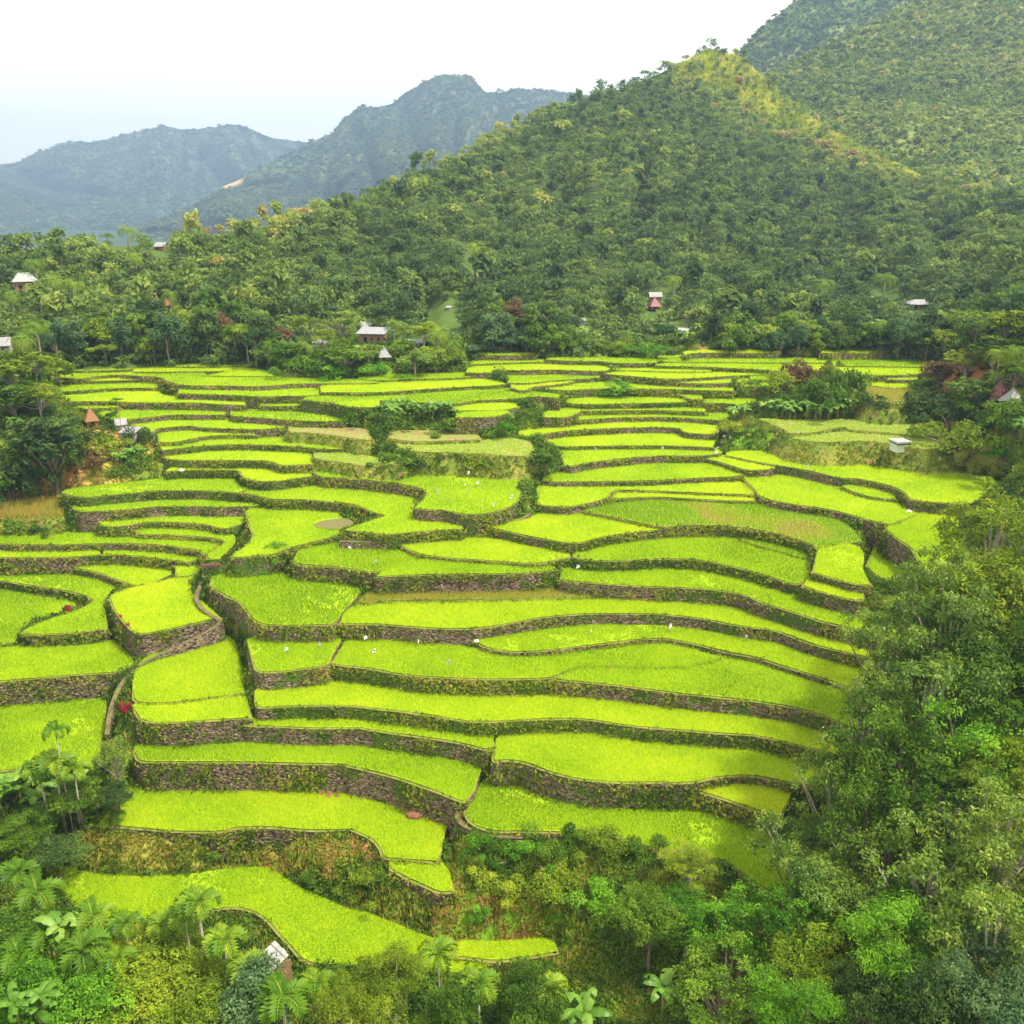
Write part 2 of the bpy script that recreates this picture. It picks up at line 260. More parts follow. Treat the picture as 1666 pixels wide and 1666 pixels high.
TER = [
(8.51, 3.8, 'r', '67,1388 72,1420 94,1452 122,1485 162,1498 230,1500 288,1492 331,1488 357,1481 389,1479 418,1488 436,1503 454,1525 472,1543 486,1562 511,1573 569,1575 572,1575 604,1574 640,1571 676,1575 730,1586 752,1589 798,1577', '70,1386 83,1413 104,1420 151,1431 202,1436 274,1436 324,1431 364,1424 432,1420 454,1431 472,1445 504,1463 540,1478 573,1494 586,1492 622,1507 658,1521 694,1537 737,1546 766,1557 800,1567', "lowest long green rice terrace curving above the palms at the foot of the valley"),
(8.82, 2.2, 'r', '730,1559 766,1562 802,1568 856,1562 910,1552', '734,1541 798,1546 849,1542 905,1539', "short low rice strip at the right tip of the lowest terrace, below the weedy bank"),
(12.42, 5.2, 'r', '155,1344 216,1349 288,1356 367,1356 378,1349 432,1347 504,1354 569,1352 572,1353 604,1367 618,1384 621,1399 658,1401 713,1405', '205,1289 212,1283 274,1285 360,1282 432,1284 533,1289 551,1296 572,1297 604,1302 658,1329 701,1338 730,1347 726,1362 719,1384', "broad rice terrace at the foot of the tall grey stone wall"),
(12.14, 3.8, 'r', '634,1416 658,1430 687,1442 712,1455 737,1454 741,1451', '633,1406 658,1402 712,1406 721,1416 734,1431', "small rounded rice plot hanging just below the broad terrace at the tall stone wall"),
(16.18, 4.6, 'r', '216,1225 223,1241 252,1242 396,1242 468,1244 562,1246 564,1249 586,1252 640,1266 694,1284 737,1302 757,1308', '218,1217 288,1216 324,1210 396,1207 504,1210 591,1211 597,1214 658,1223 730,1232 752,1243 780,1250 785,1247 784,1262 773,1287', "long rice terrace on top of the tallest grey stone wall"),
(18.50, 4.0, 'r', '396,1182 504,1187 576,1187 582,1186 622,1193 694,1202 752,1211 788,1222 802,1221', '400,1172 504,1171 576,1171 582,1171 622,1177 694,1187 766,1198 798,1205 804,1212', "thin yellowish rice strip squeezed between two dark stone walls"),
(19.31, 3.9, 'r', '218,1160 230,1178 299,1178 324,1175 411,1170', '216,1150 252,1146 324,1139 400,1132', "low rice strip with visible rows below the trapezoid plot by the footpath"),
(19.52, 2.2, 'r', '215,1138 223,1145 252,1146 294,1144 342,1137 399,1130', '216,1117 225,1086 252,1066 306,1046 364,1038 382,1045 391,1080 398,1109', "trapezoid rice plot beside the red bush and the brown footpath"),
(20.25, 2.6, 'r', '414,1145 418,1155 468,1150 572,1150 622,1157 694,1164 748,1175 802,1177 856,1173 910,1171 957,1172 1018,1183 1090,1189 1145,1193 1174,1196 1228,1198 1282,1211 1329,1223 1361,1232 1390,1250', '414,1126 468,1118 540,1109 572,1110 622,1118 694,1126 755,1135 838,1130 910,1135 1018,1142 1090,1150 1145,1153 1174,1156 1282,1174 1365,1196 1408,1210', "very long wavy rice terrace second above the broad plot in the lower middle"),
(22.71, 3.3, 'r', '411,1080 416,1097 468,1094 529,1085', '402,1044 432,1043 504,1044 560,1041 547,1062 537,1080', "small square rice plot with white flags right of the grassy gully"),
(22.42, 3.0, 'r', '537,1082 557,1085 604,1089 658,1101 766,1107 838,1107 899,1106 928,1091 946,1087 982,1086 1054,1090 1090,1088 1102,1089 1120,1088 1156,1079 1185,1070', '562,1043 573,1041 579,1042 622,1044 694,1052 759,1058 802,1068 849,1069 892,1065 946,1056 1018,1048 1083,1045 1106,1053 1138,1062', "leaf-shaped yellowish rice terrace with white flags above the rubble gap in the wall"),
(22.32, 2.9, 'r', '899,1107 946,1111 1018,1119 1090,1128 1131,1133 1156,1135 1210,1140 1282,1150 1336,1164 1372,1181 1397,1192', '928,1091 953,1088 1054,1092 1090,1090 1102,1092 1138,1086 1188,1073 1199,1070 1246,1085 1318,1103 1372,1121 1408,1138', "pointed rice terrace running down to the right-hand trees below the leaf-shaped plot"),
(23.08, 2.2, 'r', '768,1044 795,1058 838,1063 892,1060 964,1051 1036,1042 1083,1040 1095,1043 1138,1051 1185,1063 1228,1070 1282,1088 1336,1105 1379,1119 1419,1138', '768,1039 838,1030 892,1021 946,1015 1018,1014 1083,1014 1095,1015 1138,1018 1210,1031 1282,1045 1336,1063 1372,1075 1426,1102', "tongue-shaped rice terrace starting at the pile of white stones"),
(24.71, 3.1, 'r', '551,1016 568,1017 622,1017 694,1024 766,1025 820,1018 874,1007 946,1000 1018,1000 1076,1001 1088,1002 1138,1007 1210,1022 1264,1027 1318,1049 1372,1063 1426,1074 1462,1095', '557,1003 579,990 597,983 658,981 766,980 856,980 910,977 1000,975 1072,975 1095,977 1138,983 1192,986 1246,1002 1300,1020 1347,1042 1426,1067 1462,1077', "long S-shaped rice terrace in the middle running down to the right-hand trees"),
(25.03, 2.2, 'y', '579,980 593,985 622,979 694,978 838,976 910,973 997,971', '604,963 658,965 755,965 802,961 874,962 997,967', "thin yellow-brown fallow strip above the S-shaped rice terrace"),
(25.15, 3.3, 'r', '340,953 364,970 389,980 400,995 414,1015 450,1020 540,1018', '344,940 396,935 450,936 504,947 558,953 589,962 576,983 551,1007', "bright rounded rice terrace right of the wooden gate"),
(27.67, 3.4, 'r', '476,913 479,919 540,923 572,927 597,932 622,931', '483,900 511,893 558,887 575,887 640,897 694,911 658,920', "rice terrace with white sacks just below the long brown wall and footpath"),
(27.83, 3.6, 'r', '609,940 694,936 766,935 849,935 907,928', '629,925 658,918 694,913 766,915 831,917 849,924 903,924', "pale rice strip above a weedy earth bank in the middle"),
(28.32, 4.1, 'r', '647,886 669,899 705,908 802,914 856,919 892,916 928,908', '651,881 723,876 784,878 849,889 928,896', "lens-shaped rice terrace between two thin walls in the middle"),
(29.89, 2.4, 'r', '791,858 838,869 892,880 939,887 975,876 1018,869 1072,864', '798,859 856,846 892,835 946,837 1018,846 1077,863', "diamond-shaped rice terrace in the middle of the valley"),
(28.49, 2.4, 'r', '930,908 964,914 1018,914 1072,910 1095,910 1138,912 1192,923 1246,937 1296,955 1318,944', '932,904 964,891 1000,882 1054,873 1083,871 1102,872 1138,872 1203,881 1246,891 1314,912 1318,922', "fan-shaped rice terrace right of the diamond plot"),
(26.92, 3.0, 'r', '910,945 982,952 1054,956 1088,957 1138,959 1203,966 1239,982 1282,995 1336,1013 1372,1020 1444,1038 1480,1052', '914,926 1000,924 1054,921 1095,920 1138,925 1210,937 1282,955 1296,971 1354,995 1426,1020 1469,1037', "long sickle-shaped rice terrace above a reddish earth wall"),
(28.70, 2.2, 'r', '1201,880 1228,888 1264,898 1314,912', '1210,874 1264,882 1327,904', "sliver of rice along the upper edge of the fan-shaped terrace"),
(29.06, 2.9, 'r', '1304,954 1340,967 1390,979 1406,977', '1314,943 1354,954 1406,968', "short rice strip on a mossy wall beside the right-hand trees"),
(30.23, 2.2, 'r', '1321,933 1354,942 1390,953 1417,953', '1331,889 1390,889 1406,904 1403,926', "squarish bright green plot below the fallow field on the right"),
(27.56, 2.2, 'r', '1408,922 1426,941 1455,954 1480,969', '1421,893 1441,892 1462,904 1469,922 1491,951', "small round rice plot at the foot of the curved stony bank on the right"),
(31.44, 4.7, 'r', '1441,863 1459,879 1480,890 1494,917 1520,944', '1450,837 1491,835 1561,837 1556,872 1570,904', "dark green rice plot behind the olive tree on the right"),
(31.68, 4.9, 'r', '1207,778 1228,799 1235,810 1282,821 1354,830 1408,846 1448,855 1462,851', '1210,774 1282,776 1369,794 1426,810 1459,813 1462,828 1491,837', "large oblique rice terrace below the lens-shaped islet plot on the right"),
(32.17, 2.2, 'r', '1367,792 1390,803 1426,812 1460,814', '1383,787 1408,787 1448,799', "tiny lens-shaped rice plot inside the oblique terrace on the right"),
(30.37, 2.7, 'f', '948,833 1000,843 1054,855 1083,859 1095,857 1174,855 1246,864 1318,884 1331,898 1333,890 1372,886', '957,830 1018,819 1065,817 1102,814 1138,813 1210,818 1268,821 1336,839 1379,857 1401,882', "overgrown fallow field with a golden brown patch among the rice"),
(31.28, 2.2, 'r', '872,816 877,824 930,826 949,822 992,812 994,799 1030,798 1112,802 1184,805 1193,805 1229,807', '872,799 879,791 930,792 963,793 980,792 1030,789 1112,785 1184,783 1186,783 1193,784 1212,790 1228,800', "wide rice terrace right of the stony spring gully"),
(30.84, 2.2, 'r', '992,813 1016,812 1064,809 1112,812 1184,816 1191,816 1229,817', '996,799 1030,799 1112,802 1184,805 1191,805 1229,807', "thin green rice strip directly above the fallow field"),
(32.19, 2.2, 'r', '882,783 896,785 954,785 1004,784 1055,783 1136,779 1184,777 1191,777 1205,775', '883,778 915,772 954,763 1004,757 1064,752 1136,752 1172,760 1194,766 1208,773', "half-moon rice terrace above the stony spring gully"),
(33.63, 2.2, 'r', '918,758 932,760 954,754 1004,748 1040,744 1088,742 1136,743 1167,740', '907,727 920,728 956,729 1016,728 1088,729 1160,730 1175,738', "wide rice terrace right of the round olive bush"),
(33.03, 2.2, 'r', '1134,744 1165,751 1184,757 1210,766 1246,766 1261,763', '1136,743 1167,742 1181,744 1222,754 1260,761', "narrow wedge of rice along the wall under the big right terrace"),
(33.38, 2.7, 'r', '1180,742 1246,756 1280,760 1313,766 1371,780 1390,779 1419,784 1450,792 1469,800 1478,812 1491,816 1539,820 1570,824 1599,817', '1181,739 1198,736 1258,737 1318,740 1390,750 1426,760 1462,761 1498,763 1539,769 1588,777 1631,788 1628,803', "biggest rice terrace on the right, below the little concrete shed"),
(32.19, 4.7, 'r', '507,768 520,777 558,778 606,782 654,789 678,793 696,801 690,812 673,826 678,829 702,831 726,831 750,838 786,838 822,831 844,816 849,803', '508,766 546,768 606,778 654,776 690,772 738,772 786,776 834,778 846,780 844,792', "green rice terrace dotted with white bird scarers in front of the weedy bank"),
(30.17, 3.3, 'r', '390,803 416,806 435,812 447,814 474,814 498,814 541,818 575,821 594,829 613,837 629,840 604,847 575,857 557,863 582,866 630,871 654,869 690,865 753,862', '395,797 440,794 464,794 498,791 522,791 594,799 654,807 686,812 673,826 671,847 690,850 726,855 753,858', "boot-shaped rice terrace bending round below the bird-scarer field"),
(28.34, 4.0, 'r', '399,833 403,854 413,874 396,893 367,909 414,907 447,903 465,893 522,880 555,870', '404,831 435,831 464,830 472,830 510,833 551,838 556,845 580,854 558,864 556,872', "square rice terrace with a small muddy pool in its corner"),
(30.28, 4.0, 'r', '99,804 116,808 140,811 176,807 224,803 248,799 296,799 344,799 390,804 395,800', '100,803 118,798 152,794 198,790 248,783 296,779 332,775 380,775 385,785 392,792 403,796', "long yellow-green rice terrace at the foot of the red earth slope"),
(28.58, 4.6, 'r', '117,828 128,833 176,833 224,828 272,824 320,825 368,826 423,824', '120,825 152,823 200,818 248,815 296,813 368,815 411,817 426,821', "slim rice strip right of the yellow dry grass plot"),
(26.73, 2.7, 'r', '159,852 164,857 200,858 229,852 238,850 296,851 332,854 363,862 378,859', '162,848 176,845 205,844 234,840 272,837 320,835 368,834 401,838 402,850', "fish-shaped rice terrace second below the red earth slope"),
(25.59, 2.2, 'r', '219,866 224,871 272,871 320,874 351,877 368,883 346,897 333,904 337,911', '220,862 248,857 296,858 344,863 371,869 387,878 375,900 357,911', "crescent rice terrace hooking down to the wooden gate"),
(24.81, 2.8, 'r', '-54,886 0,886 72,888 144,886 198,885 252,887 288,891 324,897 331,904 335,908', '-54,865 0,865 36,865 97,870 180,871 252,874 324,878 360,882 364,893 353,900', "long level rice terrace on the left ending at the wooden gate"),
(23.61, 3.8, 'r', '-54,909 0,909 36,908 108,908 166,904', '-54,897 0,897 72,897 162,897', "narrow yellowish rice strip above the ivy-hung wall at the left edge"),
(23.56, 2.5, 'r', '167,904 216,905 288,913 306,917 322,911', '169,895 216,892 270,897 324,908', "narrow rice strip tapering right towards the wooden gate"),
(21.81, 2.2, 'r', '119,926 155,931 187,944 223,956 230,953', '122,924 180,918 230,917 277,926 285,936 267,945 248,954', "oval rice plot left of the wooden gate"),
(22.85, 2.2, 'r', '285,935 288,940 306,939 321,935', '286,924 324,918 326,929', "tiny rice plot on a low wall just left of the wooden gate"),
(20.59, 2.6, 'r', '-54,942 0,946 36,952 90,959 133,968 148,976 151,980 126,994 72,1010 36,1026 31,1034 108,1033 176,1025', '-54,935 0,935 72,935 126,936 162,940 212,956 191,965 173,972 171,994 175,1019', "rice terrace wrapping like a hook round the sunken plot on the left"),
(19.17, 2.2, 'r', '-54,1052 0,1050 27,1047', '-54,954 0,958 72,967 126,976 144,983 72,1012 32,1030', "sunken rice plot with a lone red-tipped plant at the left edge"),
(18.79, 4.4, 'r', '-54,1115 0,1110 72,1104 144,1098 202,1095', '-54,1052 0,1052 54,1049 176,1039 202,1062 219,1080', "wide rice terrace on the left narrowing towards the brown footpath"),
(15.18, 3.8, 'r', '-54,1262 0,1256 36,1254 108,1247 158,1244', '-54,1149 0,1147 72,1144 144,1135 171,1138 175,1156 169,1210 162,1239', "large dark-spotted rice terrace behind the lone areca palm at lower left"),
(22.64, 4.6, 'r', '176,974 187,998 205,1019 221,1034 252,1031 306,1018 361,1006', '180,972 216,961 252,954 288,944 321,936 310,958 313,974 339,989', "kite-shaped rice plot above the ivy-covered wall corner"),
(31.88, 2.5, 'r', '270,769 296,766 344,766 390,766 389,772 399,780 416,784 440,785 464,783 469,781 508,776', '271,766 296,760 320,757 392,758 428,760 447,765 464,766 469,764 506,765', "paddle-shaped rice terrace left of the red-leaved shrubs"),
(33.46, 4.0, 'r', '262,744 283,750 344,750 416,750 438,751 452,757 464,758 469,758 508,757', '261,736 296,733 368,731 464,733 469,733 508,737', "rice terrace left of the bare vegetable patch"),
(34.65, 3.3, 'r', '265,734 296,730 344,725 392,724 440,725 464,727 486,727 522,732 556,732 575,730', '258,726 296,718 344,712 392,711 464,715 472,714 510,720 546,724 574,729', "arched rice terrace ending at the overgrown brown bank"),
(35.46, 2.2, 'r', '258,720 284,721 308,716 344,709 416,709', '254,702 296,699 351,702 416,704', "small rice plot right of the tin-roofed farm shed"),
(36.39, 2.5, 'r', '236,704 252,704 253,698 303,694 310,694 344,698 392,699 419,700 464,697', '207,691 236,687 272,685 308,682 368,682 416,690 464,691', "rice terrace directly behind the tin-roofed farm shed"),
(37.55, 2.2, 'r', '183,685 212,683 248,679 284,675 310,676 366,676', '128,670 164,668 200,668 248,667 308,667 368,671', "rice terrace behind the brown thatched hut"),
(38.23, 2.2, 'r', '116,663 128,667 164,665 195,664', '111,660 152,660 195,660', "short rice strip peeping over the big dark round tree"),
(39.16, 3.6, 'r', '90,652 116,654 193,654 210,656 248,656 320,656 344,658 399,660', '87,643 128,638 176,634 258,635 259,643 286,649 368,652 399,656', "long far-left rice terrace third above the brown thatched hut"),
(39.91, 2.2, 'r', '90,639 104,638 128,637 176,633 200,632 256,632', '82,625 128,624 200,622 258,622', "wide far-left rice terrace with a lone pole in it"),
(40.58, 2.2, 'r', '92,623 152,621 200,620 234,619', '94,619 152,616 200,615 234,616', "very thin far-left rice strip above the terrace with the pole"),
(41.32, 2.2, 'r', '94,614 128,618 152,613 200,610 214,612', '98,610 152,606 214,604 217,608', "tapering far-left rice strip below the forest corner"),
(41.53, 3.2, 'r', '200,611 234,613 260,614 270,620 284,624 296,628 363,628 416,630 464,627 476,625 534,625 613,624', '202,609 217,608 296,607 335,607 335,614 392,615 464,616 476,617 580,618 616,623', "wide far rice terrace in front of the village knoll"),
(41.76, 2.2, 'r', '332,612 368,613 445,613', '368,606 368,600 407,600 440,606', "small far rice plot at the left foot of the village knoll"),
(41.88, 2.2, 'r', '216,606 272,606 320,605 366,605', '217,601 272,600 368,599 404,600', "thin far rice strip ending left of the village knoll"),
(41.91, 2.2, 'r', '97,602 99,604 152,604 200,603 216,601 267,598', '98,597 152,595 224,594 277,592', "farthest left rice strip along the forest edge"),
(42.23, 2.2, 'r', '268,597 320,598 409,596', '279,591 320,589 411,588', "far rice strip under the coconut palm left of the village"),
(42.39, 2.2, 'r', '301,588 356,588 414,588', '308,584 356,581 416,580', "topmost rice strip at the foot of the tall coconut palm"),
(40.50, 3.5, 'r', '289,641 363,643 416,646 445,646 460,645 496,645 520,644', '291,635 320,636 409,635 464,633 476,632 520,632', "far rice terrace two steps below the village knoll on its left"),
(38.86, 2.2, 'r', '421,661 464,662 500,661', '426,657 464,655 476,655 496,657', "tiny far rice strip below a hedge left of the banana mound"),
(37.78, 3.9, 'r', '374,675 378,678 416,680 464,684 498,686 560,687', '375,669 392,668 464,668 476,668 510,669 546,675 570,684', "far pointed rice terrace running under the bushes of the banana mound"),
(36.51, 3.3, 'b', '469,704 522,706 594,718 606,716', '469,694 522,694 594,699 604,704', "bare brown fallow strip left of the banana mound"),
(41.21, 2.2, 'r', '522,639 599,640 654,637 738,631 810,628 825,625', '521,630 546,628 618,625 690,616 762,616 810,621', "long far rice terrace on a brown wall in front of the white-roofed hut"),
(41.68, 2.2, 'r', '581,618 618,620 666,618 748,616 798,612', '584,615 618,612 690,609 738,608 786,608', "thin far rice strip at the grassy foot of the village knoll"),
(40.43, 3.5, 'r', '490,651 534,656 570,654 623,652 690,656 750,658 760,653 834,650 855,647 884,646 910,649', '498,647 570,645 642,643 714,639 810,634 834,633 850,638 910,643', "long far rice terrace behind the two banana clumps"),
(40.46, 4.7, 'r', '539,656 570,664 606,664 618,661', '541,657 570,654 618,653', "short far rice strip left behind the banana clumps"),
(39.79, 4.2, 'r', '738,669 786,669 825,668 844,663', '736,662 786,658 839,658', "short far rice strip right of the banana clumps"),
(39.71, 4.6, 'r', '741,680 803,680 829,673', '742,673 786,672 827,669', "small far rice strip lowest right of the banana clumps"),
(36.41, 3.2, 'b', '632,714 666,720 738,718 779,716', '632,704 666,702 762,704 781,711', "bare reddish soil plot below the banana clumps"),
(35.91, 4.5, 'g', '655,734 690,737 726,737 762,738 798,740 834,744 858,743', '642,721 690,723 786,718 834,714 862,720 867,730', "dry grassy terrace on top of the high weedy bank"),
(34.06, 2.7, 'g', '511,746 529,750 565,755 606,761 642,764 659,758', '510,738 570,734 584,739 618,749 656,756', "dry vegetable patch with ridges behind the red-leaved shrubs"),
(34.38, 2.2, 'r', '894,726 920,728 1011,726 1088,726 1160,729', '877,718 896,712 956,706 1016,704 1088,703 1110,706 1160,712 1167,716 1160,726', "wide rice terrace one step behind the round olive bush"),
(35.65, 2.8, 'r', '843,709 860,712 896,705 944,700 1011,697 1064,696 1107,697 1110,704 1136,707 1167,707', '844,703 884,700 944,692 1016,685 1064,684 1112,686 1170,693', "arched rice terrace with a notch at its right end"),
(36.69, 2.2, 'r', '934,685 956,683 1016,680 1076,679 1136,682 1187,687', '937,679 949,675 1016,674 1088,672 1148,673 1184,671', "rice terrace behind the arched one, starting at a white stone"),
(37.72, 2.9, 'r', '880,678 884,680 920,681 937,675', '884,672 920,666 944,665 944,670', "small rice plot at the bend of the stony path in the middle distance"),
(37.62, 2.2, 'r', '944,670 1004,669 1076,668 1112,670 1148,671', '944,666 968,664 1064,662 1136,664 1148,668', "thin rounded rice strip in the right middle distance"),
(38.72, 2.2, 'r', '920,654 922,657 944,659 992,658 1064,657 1119,655', '921,647 968,644 1064,644 1110,647 1121,652', "flat rice terrace right of the stony path's upper end"),
(39.41, 2.6, 'r', '910,643 944,642 1016,640 1088,643 1110,644 1122,651 1143,650', '915,641 968,639 1040,638 1141,642', "ribbon-thin rice strip behind the flat terrace in the right middle distance"),
(40.54, 2.6, 'r', '886,634 920,637 968,633 1028,633 1088,634 1141,636 1194,637', '889,632 920,626 973,623 1028,626 1088,630 1141,630 1194,630', "wide far rice terrace below the fresh green weedy bank"),
(38.73, 2.8, 'r', '1122,655 1160,657 1184,657 1203,660 1229,656', '1123,653 1160,651 1184,650 1203,649 1232,651', "rice strip at the left foot of the banana hillock"),
(41.08, 2.2, 'r', '831,632 853,638 867,630 896,628 932,623', '831,627 872,624 920,619 934,618', "slanting far rice strip in the centre distance"),
(41.46, 2.2, 'r', '826,624 860,625 896,620 934,618 973,616', '822,610 848,609 896,609 978,612', "far rice terrace beside the lone small bush in the centre"),
(42.60, 2.9, 'r', '757,607 801,608 805,603 834,603 848,604 896,602 944,604 985,605 994,602', '760,600 786,596 824,593 872,594 944,594 980,596 994,601', "far rice terrace right beside the village knoll"),
(43.06, 2.2, 'r', '765,594 786,593 824,591 884,590', '767,589 834,587 848,587 886,586', "thin far rice strip two below the forest edge right of the village"),
(44.42, 2.2, 'r', '765,577 824,579 872,578', '767,575 834,575 870,576', "topmost rice strip at the forest edge right of the village"),
(43.67, 2.2, 'r', '886,586 920,588 978,588 999,592 1067,592 1070,588', '891,584 944,583 997,584 1067,584', "far rice terrace in front of the brown earth bank and fence"),
(42.52, 2.2, 'r', '997,603 1040,604 1086,606 1158,606', '997,600 1040,599 1076,601 1155,603', "very thin far rice strip in the right centre distance"),
(42.25, 2.5, 'r', '982,609 1016,612 1064,616 1100,618 1136,616 1184,613 1198,612 1253,610', '999,606 1064,606 1112,607 1184,608 1198,608 1251,608', "long far rice strip on top of the fresh green weedy bank"),
(41.53, 3.6, 'r', '1095,623 1136,625 1184,624 1203,624', '1100,620 1160,618 1184,618 1198,618 1220,618', "far rice strip just right of the fresh green weedy bank"),
(43.24, 2.2, 'r', '1065,596 1112,597 1160,598 1184,600 1198,600 1254,603', '1067,594 1112,591 1184,591 1198,591 1253,592 1349,594 1349,596', "far rice terrace on a straight grey wall, left part"),
(43.30, 2.5, 'r', '1254,604 1294,605 1349,605 1376,610 1414,612 1486,611 1510,606', '1253,603 1256,596 1352,598 1438,598 1513,602', "far rice terrace behind the banana hillock"),
(43.52, 2.2, 'r', '1069,589 1136,590 1184,590 1222,591 1350,591', '1070,584 1136,583 1184,584 1222,583 1342,585', "long far rice strip under the red clay wall"),
(43.62, 2.2, 'r', '1352,596 1438,597 1520,598', '1353,586 1438,585 1525,589', "far right rice strip reaching the rusty bushes"),
(43.68, 2.2, 'r', '1069,584 1112,582 1119,577', '1071,580 1110,579', "tiny far rice plot left of the brown clay wall"),
(44.88, 2.2, 'r', '1115,579 1122,575 1184,575 1198,575 1270,575', '1111,574 1124,572 1184,570 1198,570 1272,570', "topmost rice strip left of the red clay wall"),
(45.29, 2.6, 'r', '1336,575 1390,575 1445,574 1462,573', '1337,571 1366,569 1445,569', "topmost rice strip right of the red clay wall"),
(42.02, 2.2, 'r', '1220,618 1246,619 1284,622 1318,620', '1220,613 1294,613 1323,614', "far rice strip touching the left side of the banana hillock"),
(41.42, 3.5, 'r', '1202,628 1234,630 1270,630', '1208,623 1270,623', "lower far rice strip touching the left side of the banana hillock"),
(41.82, 2.2, 'r', '1407,626 1426,630 1448,633 1477,632', '1406,623 1450,623 1481,624', "small far rice plot right of the banana hillock"),
(41.64, 4.8, 'y', '1409,639 1412,651 1438,656 1486,651 1539,646', '1409,630 1438,632 1481,633 1486,639 1539,643', "yellowing rice plot between the banana hillock and the right-hand bushes"),
(42.65, 2.2, 'r', '1443,619 1493,619', '1445,615 1493,615', "sliver of far rice under the terrace behind the banana hillock"),
(37.65, 5.1, 'g', '1275,700 1284,707 1323,706 1373,694 1378,700 1438,704 1486,709 1534,712', '1234,682 1294,685 1366,684 1414,682 1486,684 1534,686', "yellow-green grass terrace in front of the banana hillock"),
(37.26, 4.7, 'g', '1289,714 1323,720 1354,721 1390,718 1433,720 1450,723 1474,728 1510,733 1544,728', '1292,709 1330,709 1378,703 1438,705 1486,711 1544,716', "dry mown grass terrace behind the little concrete shed"),
(27.11, 3.1, 'y', '-43,848 0,846 54,846 104,844', '-43,826 0,826 72,819 115,813', "plot of tall dry yellow grass at the left edge"),
(18.52, 4.0, 'r', '804,1217 798,1243 820,1238 856,1242 892,1258 946,1272 1018,1276 1083,1275 1095,1277 1138,1274 1174,1265 1228,1263 1282,1276 1318,1281', '806,1205 856,1189 874,1188 946,1190 1018,1198 1083,1204 1102,1206 1174,1214 1246,1221 1318,1237 1340,1262', "broad rice terrace in the lower middle above the curved stone wall"),
(15.32, 3.8, 'r', '766,1298 754,1321 755,1328 766,1344 802,1356 856,1355 910,1357 971,1357 1011,1366 1061,1384 1088,1384 1138,1393 1185,1406 1221,1436 1268,1461', '784,1274 802,1276 838,1281 892,1296 946,1307 1018,1314 1061,1314 1088,1315 1156,1321 1210,1334 1246,1352 1268,1377 1296,1391', "broad lower right rice terrace reaching the dark trees below the curved stone wall"),
(17.48, 3.0, 'r', '1134,1289 1192,1307 1239,1323 1271,1335', '1138,1284 1174,1276 1228,1276 1282,1285 1286,1294', "small triangular rice plot wedged in the stone wall beside the right-hand trees"),
]
# ---------------------------------------------------------------- terraces laid out in plan
TP = []
for (z, dep, kind, fs, ks, lab) in TER:
    F = chaikin(pp(fs)); K = chaikin(pp(ks))
    Fp = np.array([px2plan(u, v, z) for u, v in F]); Kp = np.array([px2plan(u, v, z) for u, v in K])
    # the back of the field runs a little way in under the foot of the wall behind it
    d = Kp / np.linalg.norm(Kp, axis=1)[:, None]
    wgt = np.clip(np.minimum(np.arange(len(Kp)), np.arange(len(Kp))[::-1]) / 3.0, 0, 1)[:, None]
    Kp = Kp + d * 1.0 * wgt
    F2 = resample([tuple(p) for p in Fp], .9); K2 = resample([tuple(p) for p in Kp], 1.6)
    TP.append(dict(z=z, dep=dep, kind=kind, lab=lab, F=np.array(F2), K=np.array(K2), P=np.array(F2 + K2[::-1])))

# ---------------------------------------------------------------- ground under and around the terraces
CT = []
for t in TP:
    z = t['z']
    for p in t['F'][::4]: CT.append((p[0], p[1], z - .5))
    for p in t['K'][::3]: CT.append((p[0], p[1], z + .3))
RIGHT = [(27,74,11),(35,74,16),(45,74,22),(60,74,32),(80,74,46),(30,55,10),(45,55,19),(60,55,28),(90,55,45),(20,42,4),(35,40,10),(50,40,20),(80,40,38),
 (46,95,27),(55,95,35),(70,95,43),(100,95,56),(58,115,32),(68,115,40),(90,115,52),(75,135,38),(90,135,46),(120,135,60),(150,110,75),(150,60,75),
 (0,60,4),(-20,60,4),(-40,60,4),(12,62,5),(0,42,0),(-30,42,-2),(-60,60,4),(-52,80,11),(-38,78,8),(-46,87,14),(-55,90,14.5),(-62,95,15),(-80,90,13),(-90,60,10),(-120,80,20),(-25,68,5),(-10,67,5),(8,67,6),(18,68,8),
 (0,10,-2),(60,10,20),(-60,10,-2),(-140,20,10),(150,10,60),(-140,120,30)]
CT += RIGHT
LB = []
for u_ in (-250, -150, -50, 20, 60): LB += [(u_,815,157.5),(u_,785,160),(u_,750,164),(u_,715,168),(u_,680,173),(u_,640,180),(u_,600,190),(u_,560,200),(u_,530,210)]
LB += [(100,795,163),(100,760,167),(100,720,172),(100,690,176),(100,650,185),(90,610,205),(150,785,166),(150,750,170),(150,710,176),(150,685,180),(200,770,170),(200,740,174),(200,715,179),(240,755,175),(240,735,178)]
for (u, v, Y) in LB + [(1666,700,150),(1666,640,158),(1666,560,172),(1800,600,160),(1560,640,172),(1590,560,195),(1540,610,190),(1640,760,140),(1800,720,135),(1600,700,158),(1666,500,190),
                  (540,600,212),(600,585,216),(660,590,213),(600,555,222),(500,560,225),(700,560,225),(560,572,219),(640,575,217),(740,590,214),(450,590,220),
                  (1300,640,186),(1340,615,190),(1390,650,186),(1260,670,182),(1320,670,181),(1380,678,180),(1240,700,172),(1200,720,172),(1180,740,170),(1290,740,166),(1400,730,163),(1460,750,159),
                  (1390,665,188),(1420,672,186),(1460,668,186),(1500,660,188),(1540,665,180),(650,690,180),(700,690,180),(640,660,186),(730,700,176),(880,760,170)]:
    p = at(u, v, Y); CT.append(tuple(p))
